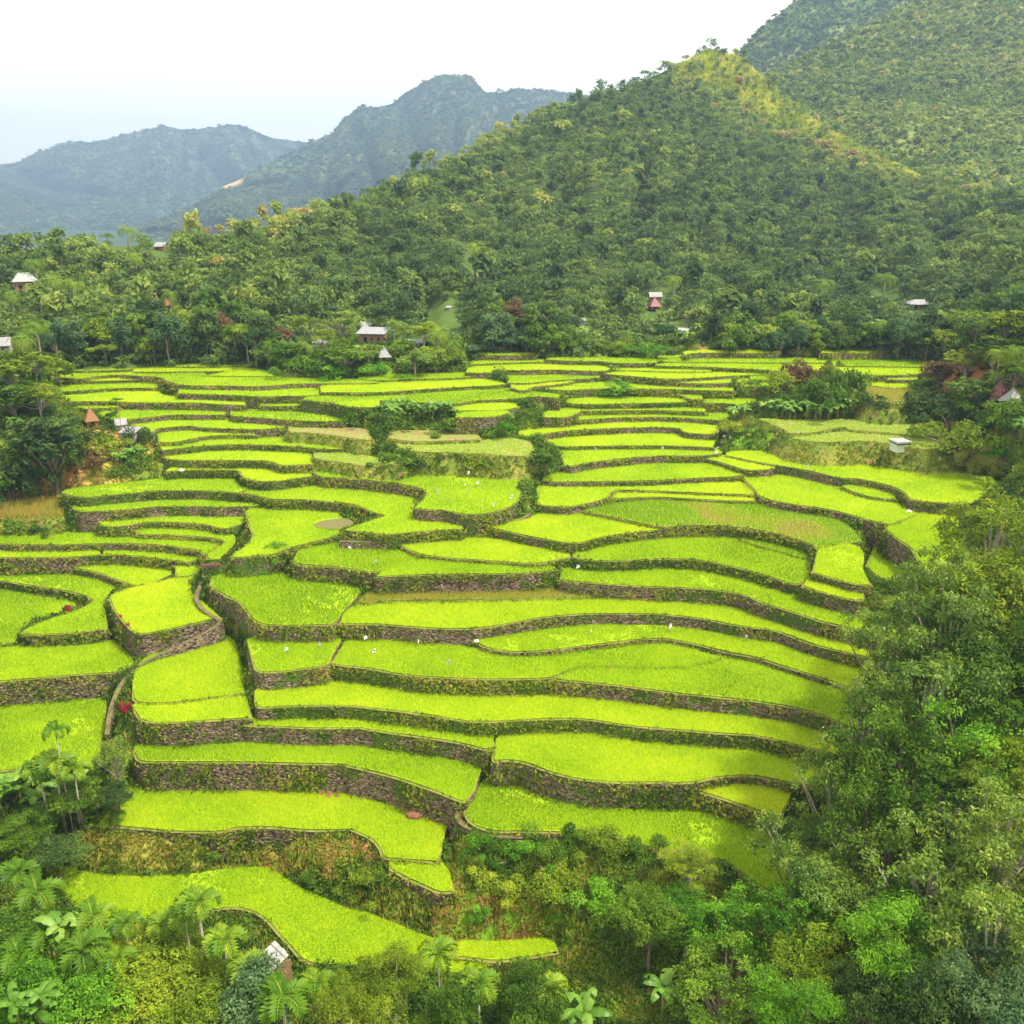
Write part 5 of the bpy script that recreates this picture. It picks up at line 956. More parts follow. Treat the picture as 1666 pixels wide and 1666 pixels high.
NEAR = [  # u, v, width px, distance, kind, material, label
 (1625,860,180,98,'airy','leaf_yellow','olive-green tree highest in the right-hand grove below the big oblique paddies'),
 (1535,950,150,93,'airy','leaf_grey','open grey-green tree overhanging the dark green rice plot on the right'),
 (1640,960,190,90,'round','leaf_yellow','olive tree with fine leaves at the right edge above the branchy trees'),
 (1560,1010,190,86,'airy','leaf_grey','branchy pale tree in front of the fine-leaved olive trees on the right'),
 (1440,1020,110,87,'airy','leaf_grey','thin-crowned tree reaching left over the mossy wall end'),
 (1650,1090,190,80,'round','leaf_mid','green tree at the right edge beside the dark hollow'),
 (1520,1110,210,80,'airy','leaf_grey','wide open tree whose twigs reach over the long terraces'),
 (1415,1135,120,80,'airy','leaf_grey','thin see-through tree leaning farthest left over the paddies'),
 (1590,1200,180,74,'airy','leaf_bright','bright green tree under the open grey-green trees on the right'),
 (1470,1210,190,74,'airy','leaf_mid','open tree with a pale bare trunk in the right-hand grove'),
 (1660,1240,160,70,'umbrella','leaf_yellow','yellowish layered tree at the right edge'),
 (1370,1270,160,74,'airy','leaf_grey','grey-green tree hiding the right end of the broad curved-wall terrace'),
 (1530,1290,180,69,'airy','leaf_mid','rounded green tree beside the dark hollow in the right-hand grove'),
 (1430,1330,150,69,'airy','leaf_mid','green open tree below the pale bare trunk'),
 (1300,1370,140,72,'airy','leaf_grey','grey-green tree whose crown touches the broad lower right terrace'),
 (1640,1340,200,62,'airy','leaf_grey','big grey-green tree with pale leaves at the right edge'),
 (1380,1430,180,65,'umbrella','leaf_grey','rounded pale-leaved tree right of the broad lower right terrace'),
 (1520,1410,200,62,'airy','leaf_grey','large pale-leaved tree with hanging bare twigs'),
 (1630,1490,180,56,'airy','leaf_grey','pale-leaved tree right of the darkest hollow'),
 (1290,1480,130,64,'airy','leaf_bright','bright green tree just below the tip of the lower right terrace'),
 (1440,1530,170,58,'feather','leaf_bright','vivid green drooping tree in the middle of the lower right grove'),
 (1330,1560,150,60,'round','leaf_yellow','yellowish green tree left of the vivid drooping tree'),
 (1620,1600,180,52,'umbrella','leaf_blue','bluish layered tree near the lower right corner'),
 (1530,1640,150,52,'round','leaf_dark','dark green tree on the bottom edge near the lower right corner'),
 (1210,1500,140,66,'airy','leaf_bright','bright green tree overgrown with creepers below the reed bank'),
 (1120,1490,110,70,'round','leaf_bright','light green leafy tree at the left end of the lower right grove'),
 (1180,1600,150,60,'airy','leaf_mid','mid green tree on the bottom edge right of the reddish banana plant'),
 (1300,1645,150,55,'feather','leaf_bright','vivid yellow-green tree on the bottom edge right of centre'),
 (1420,1640,130,54,'round','leaf_dark','dark tree on the bottom edge between two bright ones'),
 (1120,1400,90,76,'feather','leaf_yellow','tall straw-coloured reed clump at the end of the leafy hedge'),
 (1060,1480,100,70,'round','leaf_mid','ivy-draped tree at the foot of the weedy bank'),
 # bottom and lower left
 (225,1585,150,64,'round','leaf_yellow','big olive tree in the middle of the lower left vegetation'),
 (300,1560,130,66,'umbrella','leaf_yellow','spreading olive tree left of the tin-roofed lean-to'),
 (330,1640,140,60,'round','leaf_yellow','brownish olive tree on the bottom edge left of the lean-to'),
 (130,1640,130,60,'round','leaf_bright','bright green tree on the bottom edge at lower left'),
 (40,1600,130,62,'round','leaf_bright','light green tree in the lower left corner'),
 (10,1520,110,68,'round','leaf_mid','green tree at the left edge above the corner'),
 (410,1630,90,60,'tall','leaf_blue','slim bluish tree just below the lean-to'),
 (640,1600,130,62,'feather','leaf_yellow','feathery yellow-green bamboo clump below the long lowest terrace'),
 (570,1640,120,59,'feather','leaf_yellow','feathery yellow bamboo clump on the bottom edge left of centre'),
 (860,1620,110,62,'round','leaf_mid','round green tree on the bottom edge at centre'),
 (740,1640,90,60,'round','leaf_mid','small green tree on the bottom edge between the bamboo and the round tree'),
 (30,1350,100,86,'feather','leaf_mid','grassy green thicket at the left edge below the big spotted paddy'),
 (90,1385,80,84,'round','leaf_dark','dark green tree in the gully left of the weedy bank'),
 (120,1290,70,90,'round','leaf_mid','green tree behind the areca palms at lower left'),
 (188,1225,56,93,'airy','leaf_grey','small grey-green tree at the foot of the brown footpath'),
 (190,1290,50,90,'round','leaf_dark','dark shrub-like tree left of the tall grey stone wall'),
 # left slope
 (78,706,124,151,'round','leaf_dark','big dark round tree beside the brown thatched hut'),
 (12,782,60,148,'umbrella','leaf_bright','small bright layered tree above the dry yellow grass plot'),
 (18,640,70,168,'round','leaf_mid','green tree at the left edge above the big dark round tree'),
 (62,640,60,170,'feather','leaf_yellow','yellow-green feathery tree just above the big dark round tree'),
 (95,600,50,190,'round','leaf_yellow','yellowish tree at the left end of the farthest paddies'),
 (55,585,60,190,'round','leaf_yellow','pale yellow tree under the two coconut palms on the left'),
 (10,600,60,185,'round','leaf_yellow','light yellow-green tree at the left edge under the coconut palms'),
 # village knoll
 (448,540,44,222,'round','leaf_rust','rust-orange tree at the left end of the village'),
 (500,522,54,226,'airy','leaf_yellow','tall pale open tree behind the grey tin roof'),
 (555,520,56,228,'airy','leaf_grey','greyish half-bare tree left of the big brown village house'),
 (470,568,44,220,'round','leaf_mid','green tree at the lower left of the village knoll'),
 (560,575,56,216,'round','leaf_mid','green tree left of the white cone-roofed hut'),
 (655,562,36,220,'round','leaf_mid','small green tree behind the white cone-roofed hut'),
 (735,575,40,214,'round','leaf_yellow','yellow-green tree under the palm at the right end of the village'),
 (690,535,40,228,'feather','leaf_yellow','yellow-green tree between the two village palms'),
 (868,545,44,238,'round','leaf_blue','round dark bluish tree at the head of the paddies in the middle'),
 (1084,535,40,240,'round','leaf_blue','round green open tree below the red cone-roofed hut'),
 (520,548,52,224,'airy','leaf_yellow','pale yellowish tree between the grey tin roof and the big village house'),
 (600,572,40,214,'round','leaf_grey','grey-green tree just left of the white cone roof in the village'),
 (675,582,44,212,'round','leaf_grey','grey-green tree right of the white cone roof in the village'),
 (708,572,48,212,'airy','leaf_yellow','pale open tree at the right front of the village knoll'),
 (435,572,40,216,'round','leaf_grey','grey-green tree at the far left tip of the village knoll'),
 # middle distance
 (886,745,52,168,'round','leaf_mid','round olive bush-like tree at the right end of the weedy bank'),
 (1580,628,66,160,'round','leaf_grey','round grey-green tree left of the white cone roof on the right'),
 (1530,600,60,185,'round','leaf_rust','rusty pink shrub tree at the right end of the far paddies'),
 (1575,580,60,185,'round','leaf_yellow','yellow-green tree above the rusty shrub tree'),
 (1620,560,70,178,'round','leaf_mid','green tree on the right slope behind the cone roof'),
 (1655,600,60,160,'feather','leaf_mid','feathery tree at the right edge above the cone roof'),
 (1640,520,70,190,'round','leaf_yellow','bright yellow-green tree at the right edge of the forest foot'),
 (1590,530,60,200,'umbrella','leaf_mid','flat-topped tree on the right slope below the forest'),
 (1540,545,50,215,'airy','leaf_yellow','yellowish open tree at the right-hand corner of the valley'),
]
for i, (u, v, d, Y, kd, mt, lab) in enumerate(NEAR):
    if 430 < u < 750 and 500 < v < 600: d *= 1.22
    tree_px(u, v, d, Y, kd, mt, 'near' if Y < 105 else ('mid' if Y < 130 else 'belt' if d < 60 else 'mid'), i % 2 if Y < 130 else i % 2, lab, None)

# ---------------------------------------------------------------- bushes and hedges
BUSH = [  # u, v(base), width px, material, height factor, label
 (780,1390,42,'leaf_bright',1,'glossy blue-green shrub at the left end of the leafy hedge'),
 (850,1398,60,'leaf_bright',.8,'leafy green hedge bush hanging under the lower right terrace, left part'),
 (915,1385,60,'leaf_mid',.8,'leafy hedge bush under the lower right terrace, middle part'),
 (980,1394,60,'leaf_yellow',.8,'leafy hedge bush under the lower right terrace, right of the middle'),
 (1040,1400,55,'leaf_mid',.8,'leafy hedge bush under the lower right terrace, right end'),
 (820,1450,60,'leaf_yellow',.7,'yellow-green creeper mound on the weedy bank below the hedge'),
 (900,1455,70,'leaf_yellow',.7,'broad yellow-green creeper mound below the middle of the hedge'),
 (980,1470,70,'leaf_bright',.7,'bright creeper mound at the right of the weedy bank'),
 (790,1490,40,'leaf_bright',.8,'light green shrub beside the reddish soil streak'),
 (600,1440,40,'leaf_yellow',.7,'yellowish shrub on the bank below the broad terrace'),
 (520,1430,34,'leaf_mid',.8,'green shrub growing on the dry bank above the lowest terrace'),
 (340,1390,24,'leaf_bright',.9,'small bright shrub on the stony part of the dry bank'),
 (478,1400,22,'leaf_bright',.9,'tiny dark green shrub beside the stone buttress'),
 (580,1460,40,'leaf_yellow',.7,'pale green shrub above the bend of the lowest terrace'),
 (182,1338,30,'leaf_mid',1,'green bush left of the tall wall foot'),
 (1265,640,40,'leaf_yellow',1,'olive bush on the left shoulder of the banana hillock'),
 (1305,630,50,'leaf_rust',1,'rusty pink bush on the top of the banana hillock'),
 (1345,628,44,'leaf_yellow',1.1,'pale grassy bush on the top of the banana hillock'),
 (1385,650,44,'leaf_mid',1.2,'green bush on the right shoulder of the banana hillock'),
 (1330,660,60,'leaf_mid',1,'green bush behind the banana row of the hillock'),
 (1455,682,60,'leaf_dark',.9,'dark green hedge bush right of the banana hillock, left part'),
 (1500,684,60,'leaf_dark',.9,'dark green hedge bush right of the banana hillock, middle part'),
 (1550,688,60,'leaf_dark',.8,'dark green hedge bush right of the banana hillock, right part'),
 (1610,690,60,'leaf_mid',.8,'green hedge bush under the yellow tarpaulin'),
 (1660,692,50,'leaf_mid',.9,'green hedge bush at the right edge under the cone roof'),
 (1575,732,80,'leaf_yellow',.7,'broad low bush right of the little concrete shed'),
 (1640,745,50,'leaf_bright',.6,'fresh green bush at the right edge above the olive trees'),
 (1650,712,50,'leaf_mid',.8,'dark leafy bush at the right edge above the broad low bush'),
 (1195,705,34,'leaf_yellow',.7,'grassy bush at the left tip of the hillock terrace'),
 (1205,640,34,'leaf_mid',.9,'bluish green bush on the wall left of the banana hillock'),
 (640,700,50,'leaf_mid',.8,'green bush at the left foot of the banana clumps'),
 (730,703,60,'leaf_mid',.6,'low green bush under the right banana clump'),
 (815,705,44,'leaf_bright',.8,'fresh green bush above the dry grassy terrace'),
 (590,690,40,'leaf_mid',.8,'dark hedge bush left of the banana clumps'),
 (640,760,50,'leaf_mid',.7,'green ivy mound at the left corner of the high weedy bank'),
 (700,768,44,'leaf_dark',.9,'dark ivy patch hanging on the high weedy bank'),
 (770,770,50,'leaf_yellow',.8,'olive shrub on the middle of the high weedy bank'),
 (500,608,60,'leaf_mid',.7,'low green thicket at the left foot of the village knoll'),
 (545,615,60,'leaf_bright',.5,'fresh green creeper mound in front of the village knoll'),
 (610,612,50,'leaf_bright',.5,'grassy green mound below the white cone-roofed hut'),
 (680,605,50,'leaf_grey',1,'pale leafy thicket right of the white cone-roofed hut'),
 (725,605,50,'leaf_grey',.9,'silvery green thicket at the right foot of the village knoll'),
 (470,600,40,'leaf_grey',.7,'dark greyish thicket at the left tip of the village knoll'),
 (233,722,34,'leaf_dark',1,'dark palm-like bush right of the tin-roofed farm shed'),
 (165,690,26,'leaf_mid',1,'dark bush between the thatched hut and the farm shed'),
 (212,752,26,'leaf_bright',.8,'green leafy bush on the red slope below the farm shed'),
 (180,740,40,'leaf_yellow',.8,'yellow bush on the red slope left of the leafy bush'),
 (150,760,44,'leaf_rust',.7,'reddish dry bush on the red earth slope'),
 (20,820,60,'leaf_dark',.9,'dark green bush above the dry yellow grass plot'),
 (60,870,30,'leaf_mid',.7,'green bush below the dry yellow grass plot'),
 (58,786,60,'leaf_dark',1,'dark bush under the big dark round tree'),
 (22,868,34,'leaf_mid',.7,'ivy mound at the left edge below the dry yellow grass plot'),
 (1150,560,50,'leaf_mid',.6,'fresh green thicket along the top paddies, left of the red clay mound'),
 (1000,572,50,'leaf_yellow',.5,'weedy green mound on the brown bank above the centre paddies'),
 (930,570,40,'leaf_mid',.6,'green weeds on the brown bank right of the round bluish tree'),
 (1055,577,50,'leaf_bright',.5,'fresh green weeds right of the brown bank'),
 (1015,640,60,'leaf_bright',.4,'fresh green weed patch among the far paddies'),
 (450,905,30,'leaf_bright',.9,'leafy green shrub at the corner of the terrace with white sacks'),
 (590,950,26,'leaf_mid',1,'dark green shrub hanging on the wall end above the rounded terrace'),
 (215,1050,34,'leaf_bright',.9,'ivy cushion on the left corner of the kite-shaped plot'),
 (60,920,34,'leaf_dark',.7,'ivy cushion on the wall at the left edge'),
]
for i, (u, v, d, mt, hz, lab) in enumerate(BUSH):
    p = hit(u, v)
    if p is None: continue
    put_bush((p.x, p.y + .3, p.z - .15), d*mpp(p)/.95, mt, i, lab, hz=hz*1.2, fine=p.y < 110)
for (u, v, w_, h_, lab) in [(203, 1160, 11, 24, 'crimson-leaved bush beside the brown footpath'), (519, 757, 18, 18, 'crimson shrub at the corner of the bare vegetable patch'), (562, 756, 13, 12, 'smaller crimson shrub right of the other by the vegetable patch'), (110, 996, 9, 14, 'lone red-tipped plant in the sunken plot'),
                            (197, 1004, 5, 7, 'small red plant on the wall corner, upper one'), (208, 1018, 5, 7, 'small red plant on the wall corner, middle one'), (217, 1030, 5, 7, 'small red plant on the wall corner, lower one')]:
    p = hit(u, v); put_bush(tuple(p), w_*mpp(p)/.95, 'red_leaf', int(u), lab, name='red_shrub', cat='shrub', hz=h_/w_)

# ---------------------------------------------------------------- palms
PALM = [ # u, v crown, width px, drop px, kind, distance or None, label
 (375,536,40,50,'coconut',None,'tall coconut palm standing alone at the edge of the far paddies'),
 (715,540,44,44,'coconut',None,'coconut palm at the right end of the village knoll'),
 (642,527,40,36,'coconut',None,'yellowish coconut palm beside the big brown village house'),
 (52,530,48,60,'coconut',None,'big yellow coconut palm on the left slope'),
 (36,552,40,50,'coconut',None,'lower yellow coconut palm on the left slope'),
 (208,374,36,40,'coconut',None,'coconut palm breaking the skyline on the left'),
 (52,428,32,40,'coconut',None,'yellow coconut palm above the white house on the left slope'),
 (222,418,30,40,'coconut',None,'coconut palm below the skyline palm on the left'),
 (278,478,36,30,'coconut',None,'pale coconut palm beside the thatched huts in the forest'),
 (332,502,34,40,'coconut',None,'coconut palm right of the thatched huts in the forest'),
 (774,402,36,50,'coconut',None,'coconut palm standing in the middle of the forested hill foot'),
 (1440,452,38,46,'coconut',None,'tall coconut palm in the forest on the right'),
 (1340,462,36,40,'coconut',None,'yellowish coconut palm in the forest left of the tall one'),
 (90,455,34,40,'coconut',None,'coconut palm right of the white house on the left slope'),
 (120,462,34,40,'coconut',None,'second coconut palm right of the white house on the left slope'),
 (1095,455,30,40,'coconut',None,'coconut palm above the red cone-roofed hut'),
 (440,560,44,40,'coconut',None,'low dark palm at the left end of the village knoll'),
 (500,565,44,30,'coconut',None,'bushy palm in front of the grey tin roof'),
 (735,560,36,30,'coconut',None,'low dark palm right of the village coconut palm'),
 (20,480,30,40,'coconut',None,'small coconut palm at the left edge below the white house'),
 (1625,575,40,50,'coconut',None,'palm on the right slope above the cone roof'),
 (1650,570,34,50,'coconut',None,'palm at the right edge above the cone roof'),
 (90,1188,36,66,'areca',89,'lone slim areca palm against the big spotted paddy'),
 (88,1240,56,80,'areca',89,'areca palm with a long pale trunk below the lone slim one'),
 (62,1250,46,70,'areca',89,'areca palm left of the one with the long pale trunk'),
 (120,1252,46,60,'areca',89,'areca palm right of the one with the long pale trunk'),
 (322,1468,62,50,'areca',67,'dark areca palm overlapping the middle of the lowest terrace'),
 (300,1488,50,50,'areca',67,'small dark areca palm left of the overlapping one'),
 (150,1490,58,60,'areca',68,'dark areca palm at the left end of the lowest terrace edge'),
 (203,1503,50,60,'areca',67,'areca palm right of the dark one on the terrace edge'),
 (262,1502,46,50,'areca',68,'pale areca palm between the two dark ones on the terrace edge'),
 (60,1452,64,60,'areca',72,'bright areca palm beside the bend of the lowest terrace'),
 (28,1420,56,60,'areca',75,'bright areca palm at the left edge above the bend'),
 (135,1545,66,60,'areca',64,'areca palm with yellow sheaths below the terrace edge'),
 (80,1520,60,60,'areca',66,'areca palm left of the one with yellow sheaths'),
 (365,1530,62,50,'areca',64,'bright areca palm left above the lean-to'),
 (402,1575,56,50,'areca',62,'bright areca palm directly left of the lean-to'),
 (460,1622,74,50,'areca',58,'broad areca palm directly below the lean-to'),
 (515,1600,56,50,'areca',62,'dark areca palm right of the lean-to'),
 (712,1552,56,50,'areca',66,'areca palm overlapping the right part of the lowest terrace'),
 (660,1570,46,40,'areca',66,'dark low areca palm left of the overlapping right one'),
 (778,1600,62,50,'areca',62,'areca palm at the centre of the bottom vegetation'),
 (892,1612,56,40,'areca',62,'dark areca palm left of the white-leaved banana plant'),
 (30,1555,60,60,'areca',64,'areca palm in the lower left corner trees'),
 (190,1560,50,60,'areca',64,'small areca palm in front of the big olive tree'),
]
for i, (u, v, d, dr, kd, Y, lab) in enumerate(PALM): put_palm(u, v, d, dr, kd, i, lab, 'palm trees', Y)
# ---------------------------------------------------------------- banana plants
BAN = []
def bclump(pts, wh):
    for k, (u, v, d) in enumerate(pts): BAN.append((u, v, d, '%s, %s from the left' % (wh, ['first', 'second', 'third', 'fourth', 'fifth', 'sixth', 'seventh', 'eighth', 'ninth', 'tenth', 'eleventh', 'twelfth', 'thirteenth', 'fourteenth', 'fifteenth'][k])))
bclump([(628,676,26), (640,682,28), (655,678,30), (668,682,28), (650,668,26)], 'banana plant in the left clump amid the far paddies')
bclump([(690,680,26), (700,684,30), (712,682,34), (722,680,30), (734,684,24)], 'banana plant in the right clump amid the far paddies')
bclump([(1198,684,26), (1212,682,26), (1245,676,28), (1258,672,26), (1275,678,28), (1290,682,30), (1305,682,30), (1320,684,30), (1334,684,30), (1348,684,30), (1362,682,32), (1358,668,32), (1372,672,28)], 'banana plant in the row along the front of the hillock')
bclump([(1185,556,22), (1200,556,22), (1222,556,26), (1245,554,24), (1268,552,24), (1290,546,24), (1312,546,24), (1325,548,26)], 'banana plant in the row left of the clay mound')
bclump([(1345,548,26), (1362,550,26), (1380,552,26), (1400,550,26), (1424,552,26), (1440,548,28), (1480,548,28), (1498,552,28), (1520,556,28), (1536,560,26)], 'banana plant in the row right of the clay mound')
bclump([(212,580,20), (240,582,20), (282,585,24), (300,580,20), (330,578,18)], 'banana plant behind the far left paddies')
bclump([(885,510,22), (900,560,20), (925,556,22), (945,552,22), (1030,558,20), (1060,556,22), (1105,560,22), (1120,560,24), (1140,556,22)], 'banana plant at the forest edge in the middle')
bclump([(185,752,18), (200,756,22), (215,752,24), (228,748,22)], 'banana plant on the bank below the tin-roofed shed')
bclump([(535,585,24), (575,596,26), (585,580,24), (660,600,26), (690,596,24), (712,596,26), (740,600,24)], 'banana plant on the village knoll')
bclump([(20,1320,60), (60,1330,50), (105,1310,50), (130,1300,44)], 'banana plant among the areca palms at lower left')
bclump([(25,700,22), (50,560,24), (75,570,24), (100,580,20)], 'banana plant on the left slope')
for i, (u, v, d, lab) in enumerate(BAN):
    p = hit(u, v)
    if p is not None: put_banana((p.x, p.y + .2, p.z - .1), d*mpp(p)/3.3, i, lab, 'banana plants')
for i, (u, v, d, Y, lab) in enumerate([(950,1650,100,58,'broad-leaved banana plant with whitish leaves on the bottom edge'), (95,1505,80,66,'banana plant with pale arching leaves beside the lowest terrace'), (1080,1610,80,62,'reddish yellow banana plant near the bottom right of centre'), (45,1640,70,58,'banana plant in the lower left corner'), (1660,690,34,150,'banana plant beside the white cone roof at the right edge')]):
    p = at(u, v, Y); s = d*mpp(p)/4.2; put_banana((p[0], p[1], p[2] - 2*s), s, 4 + i % 3 if i < 3 else i % 4, lab, 'banana plants')
# ---------------------------------------------------------------- huts and houses
M['white_roof'] = plain('white_tin', (.31, .31, .31), .6, .25, .3, 3)
M['grey_roof'] = plain('grey_tin', (.26, .26, .27), .5, .4, .2, 2)
M['red_roof'] = plain('red_tin', (.20, .045, .045), .5, .4, .15, 2)
M['thatch'] = plain('thatch', (.28, .15, .07), .95, .1, .3, 9, .5)
M['rust_roof'] = plain('rusty_tin', (.18, .08, .07), .7, .3, .3, 4)
M['plank'] = plain('plank_wall', (.30, .17, .10), .9, .2, .3, 5)
M['white_wall'] = plain('white_wall', (.40, .39, .36), .8, .3, .1, 2)
M['grey_wall'] = plain('grey_wall', (.42, .40, .38), .85, .2, .2, 3)
M['shade'] = plain('painted_shade', (.03, .025, .02), .9, .1)  # near-black colour standing in for unlit doorways and shade below the shed roof
M['glass'] = plain('window_glass', (.05, .06, .07), .15, .6)
M['white_cloth'] = plain('white_cloth', (.62, .63, .62), .8, .2, .05)
M['rock'] = plain('grey_rock', (.42, .36, .31), .9, .2, .35, 2, .5)
M['red_rock'] = plain('red_rock', (.22, .10, .065), .9, .2, .3, 2, .5)
M['pale_rock'] = plain('pale_rock', (.75, .70, .66), .9, .2, .2, 2, .4)
M['tarp'] = plain('yellow_tarp', (.80, .50, .01), .6, .3, .1)
M['concrete'] = plain('concrete', (.48, .47, .44), .9, .2, .15, 3)
def cone_roof(h, r, z0, n=4, rz=math.pi/4, sag=.12):
    m = MB(); rows = 6; V = []
    for i in range(rows + 1):
        f = i/rows; rr = r*(1 - f)**(1 + sag); z = z0 + h*f
        for k in range(n): a = rz + 2*math.pi*k/n; V.append((rr*math.cos(a), rr*math.sin(a), z))
    F = [(i*n+k, i*n+(k+1) % n, (i+1)*n+(k+1) % n, (i+1)*n+k) for i in range(rows) for k in range(n)] + [tuple(range(n))[::-1]]
    m.add(V, F)
    for k in range(n):
        a = rz + 2*math.pi*k/n; m.tube([(r*math.cos(a), r*math.sin(a), z0), (r*.45*math.cos(a), r*.45*math.sin(a), z0 + h*.52), (0, 0, z0 + h)], .05, 4)
    return m
def cone_hut(u, v, wpx, hpx, roof, wall, label, posts=True, rz=.2):
    p = hit(u, v); k = mpp(p); w_ = wpx*k; h = hpx*k
    r = empty('cone_roofed_hut', (p.x, p.y, p.z - .05), rz); tag(r, label, 'hut')
    zf = h*.32; cone_roof(h*.68, w_*.62, zf).build('roof', M[roof], r)
    m = MB(); m.box((0, 0, zf*.72), (w_*.62, w_*.62, zf*.55)); m.build('wall', M[wall], r)
    for sx in (-1, 1):
        for sy in (-1, 1): m = MB(); m.tube([(sx*w_*.3, sy*w_*.3, -1.5), (sx*w_*.3, sy*w_*.3, zf)], .12, 6); m.build('post', M['wood'], r)
    m = MB(); m.box((0, -w_*.312 - .02, zf*.72), (w_*.16, .04, zf*.42)); m.build('door', M['shade'], r); return r
def house(u, v, wpx, hpx, roof, wall, label, kind='gable', d=.8, rz=0, name='house', wins=2, sink=2.0):
    p = hit(u, v); k = mpp(p)*.84; w_ = wpx*k; h = hpx*k; D = w_*d; hw = h*.55; hr = h*.45
    r = empty(name, (p.x, p.y + D*.3, p.z - .05), rz); tag(r, label, 'hut' if name == 'hut' else 'shed' if 'shed' in name else 'house')
    m = MB(); m.box((0, 0, (hw - sink)/2), (w_*.88, D*.88, hw + sink)); 
    if kind == 'gable': m.add([(-w_*.44, -D*.44, hw), (-w_*.44, D*.44, hw), (-w_*.44, 0, hw + hr*.86), (w_*.44, -D*.44, hw), (w_*.44, D*.44, hw), (w_*.44, 0, hw + hr*.86)], [(0, 1, 2), (3, 5, 4)])
    m.build('wall', M[wall], r)
    m = MB(); th = .09
    if kind == 'gable':
        for s_ in (-1, 1):
            V = [(-w_*.52, s_*D*.56, hw - .12*hr), (w_*.52, s_*D*.56, hw - .12*hr), (w_*.52, 0, hw + hr), (-w_*.52, 0, hw + hr)]; V += [(a, b, c + th) for a, b, c in V]
            m.add(V, [(0, 3, 2, 1), (4, 5, 6, 7), (0, 1, 5, 4), (1, 2, 6, 5), (2, 3, 7, 6), (3, 0, 4, 7)])
        for i in range(9): x = -w_*.5 + w_*i/8; m.tube([(x, -D*.56, hw - .12*hr + th + .01), (x, 0, hw + hr + th + .01)], .03, 4)
    elif kind == 'hip':
        V = [(-w_*.54, -D*.56, hw), (w_*.54, -D*.56, hw), (w_*.54, D*.56, hw), (-w_*.54, D*.56, hw), (-w_*.22, 0, hw + hr), (w_*.22, 0, hw + hr)]
        m.add(V, [(0, 1, 5, 4), (1, 2, 5), (2, 3, 4, 5), (3, 0, 4), (0, 3, 2, 1)])
    else:
        V = [(-w_*.54, -D*.58, hw + hr*.1), (w_*.54, -D*.58, hw + hr*.1), (w_*.54, D*.55, hw + hr*.6), (-w_*.54, D*.55, hw + hr*.6)]; V += [(a, b, c + th) for a, b, c in V]
        m.add(V, [(0, 3, 2, 1), (4, 5, 6, 7), (0, 1, 5, 4), (1, 2, 6, 5), (2, 3, 7, 6), (3, 0, 4, 7)])
        for i in range(9): x = -w_*.5 + w_*i/8; m.tube([(x, -D*.58, hw + hr*.1 + th), (x, D*.55, hw + hr*.6 + th)], .03, 4)
    m.build('roof', M[roof], r)
    y = -D*.44 - .025
    m = MB(); m.box((-w_*.22, y, min(hw*.42, 1.0)), (min(.9, w_*.2), .05, min(hw*.8, 1.95))); m.build('door', M['plank'] if wall != 'plank' else M['shade'], r)
    for i in range(wins):
        x = w_*(.02 + .24*i); f = MB(); zc = hw*.58; ww = min(.8, w_*.16); wh = min(.8, hw*.4)
        for a, b, c, e in ((0, wh/2, ww + .12, .07), (0, -wh/2, ww + .12, .07), (ww/2, 0, .07, wh), (-ww/2, 0, .07, wh)): f.box((x + a, y - .01, zc + b), (c, .06, e))
        fo = f.build('window', M['wood'], r); g_ = MB(); g_.box((x, y + .002, zc), (ww - .07, .03, wh - .07)); g_.build('pane', M['glass'], fo)
    return r
cone_hut(625, 588, 26, 26, 'white_roof', 'plank', 'small hut with a sharp white cone roof on the village knoll')
house(607, 560, 52, 34, 'grey_roof', 'plank', 'big brown village house with a long grey tin roof', 'shed', .7, -.15, wins=3)
house(596, 540, 20, 18, 'white_roof', 'white_wall', 'small white-roofed house behind the big brown village house', 'gable', .8, .1)
house(524, 566, 30, 18, 'white_roof', 'grey_wall', 'pale tin-roofed house hidden among trees left in the village', 'hip', .8, -.3)
house(676, 565, 34, 16, 'white_roof', 'white_wall', 'low house with a flat white roof at the right of the village', 'shed', .6, .15)
house(523, 597, 14, 12, 'white_roof', 'white_wall', 'tiny white shelter low on the left of the village knoll', 'shed', .8, .1, name='shed', wins=0)
cone_hut(651, 562, 9, 14, 'white_roof', 'plank', 'tiny white pointed roof behind the village hut')
house(590, 517, 12, 14, 'thatch', 'grey_wall', 'small dark-doored outhouse above the big village house', 'gable', .8, 0, name='shed', wins=0)
house(38, 474, 38, 30, 'white_roof', 'plank', 'two-storey house with a bright white hipped roof on the left slope', 'hip', .9, .5, wins=2)
house(262, 408, 20, 14, 'white_roof', 'plank', 'small white-roofed house high in the left forest', 'gable', .8, -.2)
cone_hut(257, 504, 17, 22, 'thatch', 'plank', 'brown thatched cone hut in the forest, left one of two')
cone_hut(272, 504, 15, 20, 'thatch', 'plank', 'brown thatched cone hut in the forest, right one of two', rz=.5)
house(4, 575, 26, 26, 'white_roof', 'grey_wall', 'white-roofed house cut by the left edge of the picture', 'gable', .8, .3)
house(1066, 490, 24, 16, 'white_roof', 'plank', 'white-roofed house right behind the red cone-roofed hut', 'gable', .6, .1, wins=0)
cone_hut(1064, 505, 22, 22, 'red_roof', 'plank', 'hut with a dark red cone roof on the forest slope')
house(1112, 545, 18, 14, 'white_roof', 'grey_wall', 'low white-roofed shed below and right of the red hut', 'shed', .8, -.2, name='shed', wins=0)
house(943, 528, 24, 12, 'grey_roof', 'grey_wall', 'pale grey roof peeping out of the trees left of the red hut', 'shed', .7, .1, name='shed', wins=0)
house(1497, 503, 38, 16, 'grey_roof', 'plank', 'dark grey roofed house in the forest on the right', 'hip', .8, -.1)
house(730, 505, 10, 9, 'white_roof', 'white_wall', 'tiny white shed in the forest meadow', 'shed', .8, 0, name='shed', wins=0)
